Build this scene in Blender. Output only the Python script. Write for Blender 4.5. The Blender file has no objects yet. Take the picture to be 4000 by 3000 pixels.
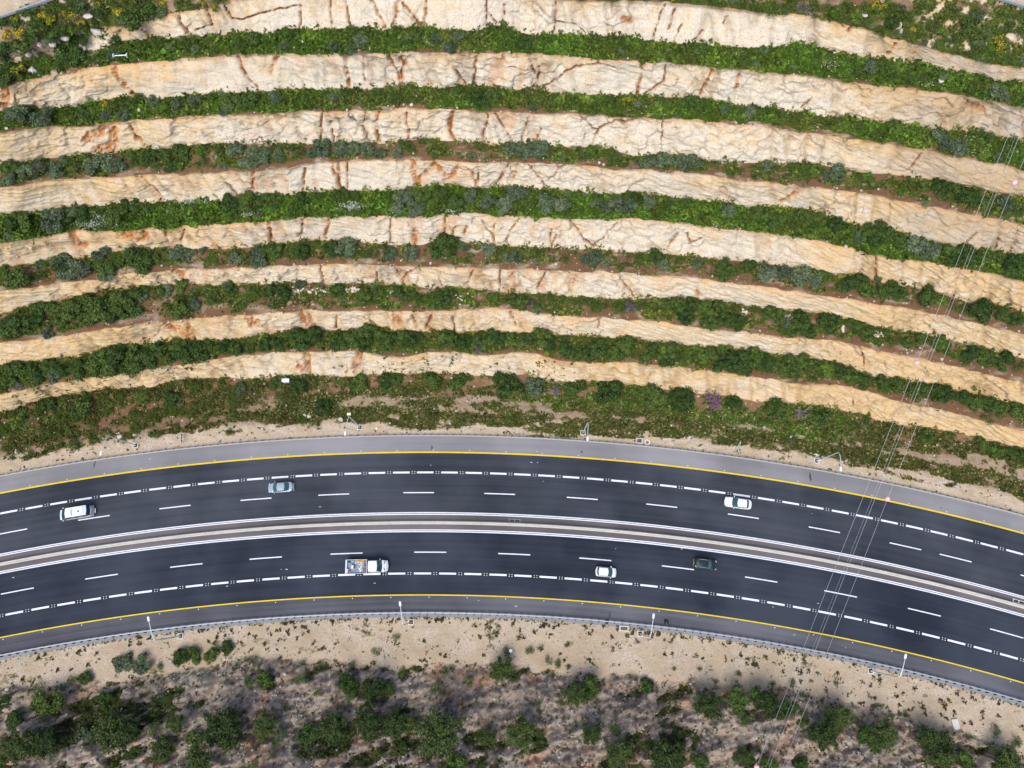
import bpy, bmesh, math, random
import numpy as np
from mathutils import Vector, Matrix

# ------------------------------------------------------------------ camera, sky, sun, exposure
SC = bpy.context.scene
COL = SC.collection
F, TH, H = 2826.0, math.radians(15.4), 130.0          # focal length in px of the 4000 px wide photo, tilt, flying height
CT, ST = math.cos(TH), math.sin(TH)
cam_d = bpy.data.cameras.new('camera'); cam = bpy.data.objects.new('camera', cam_d); COL.objects.link(cam)
cam_d.sensor_width = 36.0; cam_d.lens = 36.0 * F / 4000.0
cam_d.clip_start = 1.0; cam_d.clip_end = 5000.0
cam.location = (0, 0, H); cam.rotation_euler = (TH, 0, 0)
SC.camera = cam

SUN_EL, SUN_AZ = math.radians(59), math.radians(203)   # azimuth clockwise from north (+Y)
W = bpy.data.worlds.new('World'); SC.world = W; W.use_nodes = True
nt = W.node_tree; bg = nt.nodes['Background']
sky = nt.nodes.new('ShaderNodeTexSky'); sky.sky_type = 'NISHITA'; sky.sun_disc = False
sky.sun_elevation = SUN_EL; sky.sun_rotation = SUN_AZ; sky.altitude = 400; sky.dust_density = 3.0; sky.air_density = 1.0
nt.links.new(sky.outputs['Color'], bg.inputs['Color']); bg.inputs['Strength'].default_value = 0.14
sd = bpy.data.lights.new('sun', 'SUN'); sd.energy = 1.45; sd.angle = math.radians(38); sd.color = (1.0, 0.94, 0.85)
so = bpy.data.objects.new('sun', sd); COL.objects.link(so)
sdir = Vector((math.sin(SUN_AZ) * math.cos(SUN_EL), math.cos(SUN_AZ) * math.cos(SUN_EL), math.sin(SUN_EL)))
so.rotation_euler = sdir.to_track_quat('Z', 'Y').to_euler(); so.location = (0, -60, 180)
SC.view_settings.view_transform = 'Standard'; SC.view_settings.look = 'None'
SC.view_settings.exposure = 0.95; SC.view_settings.gamma = 1.0
SC.cycles.max_bounces = 5; SC.cycles.diffuse_bounces = 3; SC.cycles.glossy_bounces = 2

rnd = random.Random(7)
rng = np.random.default_rng(11)

# ------------------------------------------------------------------ helpers
def unproj(x, y, z=0.0):
    x = np.asarray(x, float); y = np.asarray(y, float); z = np.asarray(z, float)
    u = x - 2000; v = y - 1500
    dz = -F * CT - v * ST
    t = (z - H) / dz
    return u * t, (F * ST - v * CT) * t
def proj(X, Y, Z):
    d = Y * ST - (Z - H) * CT; up = Y * CT + (Z - H) * ST
    return 2000 + F * X / d, 1500 - F * up / d

def _h(ix, iy, iz, s):
    n = (ix * 374761393 + iy * 668265263 + iz * 2147483647 + s * 974634777) & 0xffffffff
    n = ((n ^ (n >> 13)) * 1274126177) & 0xffffffff
    n = ((n ^ (n >> 15)) * 2246822519) & 0xffffffff
    return ((n ^ (n >> 16)) & 0xffffff) / float(0xffffff)
def vnoise(x, y, s=0):
    x = np.asarray(x, float); y = np.asarray(y, float)
    ix = np.floor(x).astype(np.int64); iy = np.floor(y).astype(np.int64)
    fx = x - ix; fy = y - iy
    fx = fx * fx * fx * (fx * (fx * 6 - 15) + 10); fy = fy * fy * fy * (fy * (fy * 6 - 15) + 10)
    a = _h(ix, iy, 0, s); b = _h(ix + 1, iy, 0, s); c = _h(ix, iy + 1, 0, s); d = _h(ix + 1, iy + 1, 0, s)
    return (a * (1 - fx) + b * fx) * (1 - fy) + (c * (1 - fx) + d * fx) * fy
def fbm(x, y, s=0, o=4, g=.5):
    v = 0; a = 1.0; t = 0
    for k in range(o):
        v = v + a * vnoise(x * 2.03 ** k + 17.3 * k, y * 2.03 ** k - 9.1 * k, s + k); t += a; a *= g
    return v / t                                             # 0..1
def worley(x, y, s=0):
    ix = np.floor(x).astype(np.int64); iy = np.floor(y).astype(np.int64)
    d1 = np.full(x.shape, 9.0); d2 = np.full(x.shape, 9.0); idv = np.zeros(x.shape)
    for a in (-1, 0, 1):
        for b in (-1, 0, 1):
            cx = ix + a; cy = iy + b
            px = cx + _h(cx, cy, 1, s); py = cy + _h(cx, cy, 2, s)
            d = np.hypot(px - x, py - y); cid = _h(cx, cy, 3, s)
            near = d < d1
            d2 = np.where(near, d1, np.minimum(d2, d)); idv = np.where(near, cid, idv); d1 = np.where(near, d, d1)
    return d1, d2, idv
def sstep(a, b, x):
    t = np.clip((x - a) / (b - a), 0, 1); return t * t * (3 - 2 * t)

def tag(o, label=None, cat=None, group=None, kind=None):
    if label: o['label'] = label
    if cat: o['category'] = cat
    if group: o['group'] = group
    if kind: o['kind'] = kind
    return o
def link(name, me, parent=None, loc=None, rz=None):
    o = bpy.data.objects.new(name, me); COL.objects.link(o)
    if parent: o.parent = parent
    if loc is not None: o.location = loc
    if rz is not None: o.rotation_euler[2] = rz
    return o
def thing(name, loc, rz, label, cat, group=None):
    o = link(name, None, None, loc, rz); o.empty_display_size = .3
    return tag(o, label, cat, group)
def np_mesh(name, V, Q, mat, smooth=True, attrs=None):
    """V (n,3), Q (m,k) one polygon size"""
    me = bpy.data.meshes.new(name)
    V = np.ascontiguousarray(V, np.float32); Q = np.ascontiguousarray(Q, np.int32)
    m, k = Q.shape
    me.vertices.add(len(V)); me.vertices.foreach_set('co', V.ravel())
    me.loops.add(m * k); me.loops.foreach_set('vertex_index', Q.ravel())
    me.polygons.add(m); me.polygons.foreach_set('loop_start', np.arange(0, m * k, k, dtype=np.int32))
    try: me.polygons.foreach_set('loop_total', np.full(m, k, np.int32))
    except Exception: pass
    me.update(calc_edges=True)
    me.polygons.foreach_set('use_smooth', np.full(m, smooth, bool))
    for n, a in (attrs or {}).items():
        at = me.attributes.new(n, 'FLOAT_COLOR', 'POINT'); at.data.foreach_set('color', np.ascontiguousarray(a, np.float32).ravel())
    if mat: me.materials.append(mat)
    me.validate()
    return me

class MB:
    def __init__(s): s.v = []; s.f = []
    def add(s, V, Fs):
        n = len(s.v); s.v += [tuple(p) for p in V]; s.f += [tuple(i + n for i in q) for q in Fs]
    def box(s, c, d, rz=0, taper=1.0, rx=0, ry=0):
        M = Matrix.Rotation(rz, 4, 'Z') @ Matrix.Rotation(ry, 4, 'Y') @ Matrix.Rotation(rx, 4, 'X'); c = Vector(c); V = []
        for z in (-1, 1):
            t = taper if z > 0 else 1
            for x, y in ((-1, -1), (1, -1), (1, 1), (-1, 1)):
                V.append(c + (M @ Vector((x * d[0] / 2 * t, y * d[1] / 2 * t, z * d[2] / 2))))
        s.add(V, [(3, 2, 1, 0), (4, 5, 6, 7), (0, 1, 5, 4), (1, 2, 6, 5), (2, 3, 7, 6), (3, 0, 4, 7)]); return s
    def tube(s, P, R, n=8, cap=True):
        P = [Vector(p) for p in P]
        if not hasattr(R, '__len__'): R = [R] * len(P)
        rings = []; up = Vector((0, 0, 1)); V = []
        for i, p in enumerate(P):
            t = (P[min(i + 1, len(P) - 1)] - P[max(i - 1, 0)]).normalized()
            a = t.cross(up)
            if a.length < 1e-3: a = t.cross(Vector((1, 0, 0)))
            a.normalize(); b = a.cross(t)
            for k in range(n):
                an = 2 * math.pi * k / n; V.append(p + (a * math.cos(an) + b * math.sin(an)) * R[i])
        Fs = []
        for i in range(len(P) - 1):
            for k in range(n):
                Fs.append((i * n + k, i * n + (k + 1) % n, (i + 1) * n + (k + 1) % n, (i + 1) * n + k))
        if cap: Fs.append(tuple(range(n))); Fs.append(tuple((len(P) - 1) * n + k for k in reversed(range(n))))
        s.add(V, Fs); return s
    def cyl(s, c, r, h, n=16, r2=None, axis='Z'):
        r2 = r if r2 is None else r2; c = Vector(c); V = []
        for z, rr in ((-h / 2, r), (h / 2, r2)):
            for k in range(n):
                a = 2 * math.pi * k / n; p = Vector((rr * math.cos(a), rr * math.sin(a), z))
                if axis == 'Y': p = Vector((p.x, p.z, p.y))
                if axis == 'X': p = Vector((p.z, p.x, p.y))
                V.append(c + p)
        s.add(V, [tuple(reversed(range(n))), tuple(n + k for k in range(n))] + [(k, (k + 1) % n, n + (k + 1) % n, n + k) for k in range(n)]); return s
    def grid(s, G):
        """G: list of rows of points"""
        r = len(G); c = len(G[0]); V = [p for row in G for p in row]
        s.add(V, [(i * c + j, i * c + j + 1, (i + 1) * c + j + 1, (i + 1) * c + j) for i in range(r - 1) for j in range(c - 1)]); return s
    def mesh(s, name, mat, smooth=False, bevel=0):
        me = bpy.data.meshes.new(name); me.from_pydata(s.v, [], s.f)
        bm = bmesh.new(); bm.from_mesh(me)
        bmesh.ops.remove_doubles(bm, verts=bm.verts, dist=1e-5)
        bmesh.ops.recalc_face_normals(bm, faces=bm.faces)
        if bevel:
            es = [e for e in bm.edges if len(e.link_faces) == 2 and e.calc_face_angle(0) > .5]
            bmesh.ops.bevel(bm, geom=es, offset=bevel, segments=2, affect='EDGES', profile=.5)
        bm.to_mesh(me); bm.free()
        if smooth:
            for p in me.polygons: p.use_smooth = True
            me.set_sharp_from_angle(angle=math.radians(40))
        me.materials.append(mat); return me
    def build(s, name, mat, parent=None, smooth=False, loc=None, rz=None, bevel=0):
        return link(name, s.mesh(name, mat, smooth, bevel), parent, loc, rz)

# ------------------------------------------------------------------ materials
MATS = {}
def new_mat(name):
    m = bpy.data.materials.new(name); m.use_nodes = True; MATS[name] = m
    return m, m.node_tree.nodes, m.node_tree.links, m.node_tree.nodes['Principled BSDF']
def mixn(N, L, fac, a, b, blend='MIX'):
    n = N.new('ShaderNodeMix'); n.data_type = 'RGBA'; n.blend_type = blend
    for sock, v in ((n.inputs[0], fac), (n.inputs[6], a), (n.inputs[7], b)):
        if isinstance(v, (int, float)): sock.default_value = v
        elif isinstance(v, tuple): sock.default_value = (*v, 1)
        else: L.new(v, sock)
    return n.outputs[2]
def mathn(N, L, op, a, b=None, clamp=False):
    n = N.new('ShaderNodeMath'); n.operation = op; n.use_clamp = clamp
    for sock, v in ((n.inputs[0], a), (n.inputs[1], b)):
        if v is None: continue
        if isinstance(v, (int, float)): sock.default_value = v
        else: L.new(v, sock)
    return n.outputs[0]
def noisen(N, L, scale, detail=4, rough=.55, vec=None, dist=0):
    n = N.new('ShaderNodeTexNoise'); n.inputs['Scale'].default_value = scale; n.inputs['Detail'].default_value = detail
    n.inputs['Roughness'].default_value = rough; n.inputs['Distortion'].default_value = dist
    if vec is not None: L.new(vec, n.inputs['Vector'])
    return n.outputs['Fac']
def rampn(N, L, fac, a, b):
    n = N.new('ShaderNodeMapRange'); n.inputs['From Min'].default_value = a; n.inputs['From Max'].default_value = b
    L.new(fac, n.inputs['Value']); return n.outputs['Result']
def bumpn(N, L, bs, h, strength, dist):
    b = N.new('ShaderNodeBump'); b.inputs['Strength'].default_value = strength; b.inputs['Distance'].default_value = dist
    L.new(h, b.inputs['Height']); L.new(b.outputs['Normal'], bs.inputs['Normal'])
def objpos(N):
    return N.new('ShaderNodeTexCoord').outputs['Object']
def plain(name, col, rough=.6, metal=0, var=.15, scale=3.0, spec=.4):
    m, N, L, B = new_mat(name)
    v = noisen(N, L, scale, 3, .6, objpos(N))
    c = mixn(N, L, v, tuple(x * (1 - var) for x in col), tuple(min(1, x * (1 + var)) for x in col))
    L.new(c, B.inputs['Base Color']); B.inputs['Roughness'].default_value = rough; B.inputs['Metallic'].default_value = metal
    B.inputs['Specular IOR Level'].default_value = spec
    return m
def attrn(N, name):
    n = N.new('ShaderNodeAttribute'); n.attribute_name = name; return n

def terrain_mat():
    m, N, L, B = new_mat('hillside_ground')
    a1 = attrn(N, 'm1'); a2 = attrn(N, 'm2')
    s1 = N.new('ShaderNodeSeparateColor'); L.new(a1.outputs['Color'], s1.inputs[0])
    s2 = N.new('ShaderNodeSeparateColor'); L.new(a2.outputs['Color'], s2.inputs[0])
    rock, veg, stain, crack = s1.outputs[0], s1.outputs[1], s1.outputs[2], a1.outputs['Alpha']
    tan, sand, grey, lush = s2.outputs[0], s2.outputs[1], s2.outputs[2], a2.outputs['Alpha']
    P = objpos(N)
    n1 = noisen(N, L, .9, 6, .65, P); n2 = noisen(N, L, 4.0, 5, .7, P); n3 = noisen(N, L, .22, 4, .6, P)
    mp = N.new('ShaderNodeMapping'); mp.inputs['Rotation'].default_value = (0.1, math.radians(24), 0.15); mp.inputs['Scale'].default_value = (.35, 1, 3.2)
    L.new(P, mp.inputs['Vector']); n4 = noisen(N, L, .9, 5, .65, mp.outputs['Vector'])
    # rock: white limestone to ochre beds
    t = mathn(N, L, 'ADD', tan, mathn(N, L, 'MULTIPLY', mathn(N, L, 'SUBTRACT', n4, .5), 2.1))
    t = mathn(N, L, 'ADD', t, mathn(N, L, 'MULTIPLY', mathn(N, L, 'SUBTRACT', n1, .5), 1.2)); t = mathn(N, L, 'ADD', t, mathn(N, L, 'MULTIPLY', mathn(N, L, 'SUBTRACT', n3, .5), 1.6), True)
    n5 = noisen(N, L, 2.3, 6, .75, mp.outputs['Vector'], .6); n6 = noisen(N, L, 7.0, 4, .8, P)
    rc = mixn(N, L, t, mixn(N, L, n6, (.47, .415, .32), (.67, .615, .51)), mixn(N, L, n6, (.46, .31, .145), (.62, .445, .235)))
    rc = mixn(N, L, mathn(N, L, 'MULTIPLY', mathn(N, L, 'MULTIPLY', rampn(N, L, n5, .54, .72), rampn(N, L, n3, .42, .6)), .75), rc, (.42, .285, .135))
    md = N.new('ShaderNodeMapping'); md.inputs['Scale'].default_value = (2.6, .9, .16); L.new(P, md.inputs['Vector']); n7 = noisen(N, L, 1.6, 3, .6, md.outputs['Vector'])
    rc = mixn(N, L, mathn(N, L, 'MULTIPLY', rampn(N, L, n7, .50, .36), .30), rc, (.44, .34, .215))
    rc = mixn(N, L, mathn(N, L, 'MULTIPLY', rampn(N, L, n2, .45, .29), .85), rc, (.22, .14, .07))
    gk = mixn(N, L, rampn(N, L, n1, .30, .62), (.075, .062, .056), (.25, .212, .19))
    gk = mixn(N, L, mathn(N, L, 'MULTIPLY', rampn(N, L, n5, .50, .64), .7), gk, (.14, .11, .09)); rc = mixn(N, L, grey, rc, gk)
    so = mixn(N, L, n2, (.32, .105, .026), (.52, .235, .075))
    rc = mixn(N, L, mathn(N, L, 'MULTIPLY', stain, rampn(N, L, n1, .18, .5), True), rc, so)
    rc = mixn(N, L, crack, rc, (.11, .065, .038))
    # soil
    sr = mixn(N, L, grey, mixn(N, L, n2, (.075, .040, .022), (.205, .115, .060)), mixn(N, L, n2, (.035, .027, .022), (.12, .09, .07)))
    ss = mixn(N, L, rampn(N, L, n2, .3, .7), (.30, .235, .165), (.58, .49, .385))
    ss = mixn(N, L, mathn(N, L, 'MULTIPLY', rampn(N, L, n3, .38, .60), .7), ss, (.36, .275, .17))
    sc = mixn(N, L, sand, sr, ss)
    sp = N.new('ShaderNodeTexVoronoi'); sp.inputs['Scale'].default_value = 1.6; L.new(P, sp.inputs['Vector'])
    stone = rampn(N, L, sp.outputs['Distance'], .17, .10)
    sc = mixn(N, L, mathn(N, L, 'MULTIPLY', stone, rampn(N, L, n1, .5, .62), True), sc, (.60, .54, .46))
    gr = mixn(N, L, lush, mixn(N, L, n2, (.035, .034, .010), (.115, .088, .032)), mixn(N, L, n2, (.018, .048, .003), (.055, .110, .010)))
    vf = mathn(N, L, 'ADD', veg, mathn(N, L, 'MULTIPLY', mathn(N, L, 'SUBTRACT', n1, .5), 1.3))
    vf = rampn(N, L, vf, .38, .60)
    sc = mixn(N, L, mathn(N, L, 'MULTIPLY', stain, .8, True), sc, mixn(N, L, n2, (.22, .10, .045), (.42, .235, .115)))
    gc = mixn(N, L, vf, sc, gr)
    c = mixn(N, L, rock, gc, rc)
    c = mixn(N, L, .35, c, mixn(N, L, rampn(N, L, n3, .3, .7), (.78, .76, .74), (1, 1, 1)), 'MULTIPLY')
    L.new(c, B.inputs['Base Color']); B.inputs['Roughness'].default_value = .95; B.inputs['Specular IOR Level'].default_value = .1
    hh = mathn(N, L, 'ADD', mathn(N, L, 'MULTIPLY', n2, .5), mathn(N, L, 'ADD', n4, n1))
    bumpn(N, L, B, hh, .42, .35)
    return m

def foliage_mat(name):
    """leaf colour from the mesh attribute 'col', varied per plant and by noise"""
    m, N, L, B = new_mat(name)
    a = attrn(N, 'col'); oi = N.new('ShaderNodeObjectInfo')
    n = noisen(N, L, 2.2, 3, .6, objpos(N))
    c = mixn(N, L, rampn(N, L, n, .3, .7), a.outputs['Color'], mixn(N, L, .5, a.outputs['Color'], (.12, .16, .03)))
    hv = N.new('ShaderNodeHueSaturation'); L.new(c, hv.inputs['Color'])
    mr = N.new('ShaderNodeMapRange'); L.new(oi.outputs['Random'], mr.inputs['Value']); mr.inputs['To Min'].default_value = .7; mr.inputs['To Max'].default_value = 1.3
    L.new(mr.outputs['Result'], hv.inputs['Value'])
    mh = N.new('ShaderNodeMapRange'); L.new(oi.outputs['Random'], mh.inputs['Value']); mh.inputs['To Min'].default_value = .515; mh.inputs['To Max'].default_value = .485
    L.new(mh.outputs['Result'], hv.inputs['Hue'])
    L.new(hv.outputs['Color'], B.inputs['Base Color']); B.inputs['Roughness'].default_value = .75; B.inputs['Specular IOR Level'].default_value = .2
    return m

def asphalt(name, c0, c1, streak=.5):
    m, N, L, B = new_mat(name)
    uv = N.new('ShaderNodeUVMap'); uv.uv_map = 'track'
    mp = N.new('ShaderNodeMapping'); mp.inputs['Scale'].default_value = (.012, .95, 1); L.new(uv.outputs['UV'], mp.inputs['Vector'])
    st = noisen(N, L, 1.0, 5, .6, mp.outputs['Vector'])
    P = objpos(N); g = noisen(N, L, 9.0, 4, .8, P); b = noisen(N, L, .07, 3, .5, P)
    f = mathn(N, L, 'ADD', mathn(N, L, 'MULTIPLY', st, streak), mathn(N, L, 'ADD', mathn(N, L, 'MULTIPLY', g, .45), mathn(N, L, 'MULTIPLY', b, .55)))
    bb = noisen(N, L, .035, 4, .6, P); f = mathn(N, L, 'ADD', f, mathn(N, L, 'MULTIPLY', mathn(N, L, 'SUBTRACT', bb, .5), .9)); f = rampn(N, L, f, .5 + streak * .33 - .10, .5 + streak * .67 + .10)
    L.new(mixn(N, L, f, c0, c1), B.inputs['Base Color']); B.inputs['Roughness'].default_value = .85; B.inputs['Specular IOR Level'].default_value = .25
    bumpn(N, L, B, g, .25, .02)
    return m

M_TERR = terrain_mat()
M_LEAF = foliage_mat('shrub_leaves'); M_GRASS = foliage_mat('grass_blades')
M_ASPH_N = asphalt('asphalt_far_lanes', (.016, .021, .030), (.046, .052, .065))
M_ASPH_S = asphalt('asphalt_near_lanes', (.009, .0135, .023), (.031, .038, .053))
M_SH_N = asphalt('asphalt_worn_shoulder', (.155, .152, .158), (.225, .22, .228), .5)
M_SH_S = asphalt('asphalt_dark_shoulder', (.045, .047, .055), (.105, .108, .122), .8)
M_MED = asphalt('asphalt_median_strip', (.070, .064, .066), (.135, .122, .122), .6)
M_WHITE = plain('road_paint_white', (.60, .61, .64), .7, var=.22, scale=1.6)
M_YELLOW = plain('road_paint_yellow', (.60, .42, .006), .7, var=.25, scale=.8)
M_CONC = plain('barrier_concrete', (.45, .43, .375), .9, var=.22, scale=.7)
M_CONC2 = plain('verge_concrete', (.205, .21, .215), .9, var=.15, scale=1.0)
M_CONC3 = plain('foundation_concrete', (.58, .54, .47), .9, var=.15, scale=3)
M_GALV = plain('galvanised_steel', (.34, .37, .39), .45, .35, var=.12, scale=2)
M_LAMP = plain('lamp_pole_steel', (.50, .56, .56), .45, .3, var=.08, scale=2)
M_LHEAD = plain('lamp_head_white', (.64, .67, .70), .4, var=.04)
M_DARK = plain('dark_iron', (.025, .025, .03), .6, var=.3)
M_GLASS = plain('car_glass', (.015, .06, .075), .05, 0, var=.5, scale=1.2, spec=.8)
M_TYRE = plain('tyre_rubber', (.02, .02, .022), .8)
M_RIM = plain('wheel_rim', (.35, .36, .38), .3, .7)
M_HLAMP = plain('headlight_glass', (.75, .78, .8), .1, .3, spec=.8)
M_TLAMP = plain('taillight_red', (.12, .015, .015), .3)
M_PLATE = plain('plate_yellow', (.42, .36, .16), .5)
def paint(name, c, metal=0):
    m = plain(name, c, .28, metal, var=.04, scale=.8, spec=.5); B = m.node_tree.nodes['Principled BSDF']
    B.inputs['Coat Weight'].default_value = .6; B.inputs['Coat Roughness'].default_value = .08; return m
M_PWHITE = paint('car_paint_white', (.60, .625, .63)); M_PSILV = paint('car_paint_silver', (.30, .36, .40), .25); M_PBLACK = paint('car_paint_black', (.004, .006, .010))
M_BARK = plain('bark', (.22, .20, .18), .9, var=.3, scale=6)
M_BRANCH = plain('grey_branches', (.36, .37, .36), .9, var=.3, scale=6)
M_STONE = plain('limestone', (.44, .395, .335), .9, var=.25, scale=1.6)
M_WIRE = plain('cable_aluminium', (.40, .41, .41), .4, .2, var=.05)
M_BALL = plain('marker_ball_pink', (.86, .42, .40), .5, var=.06)

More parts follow.
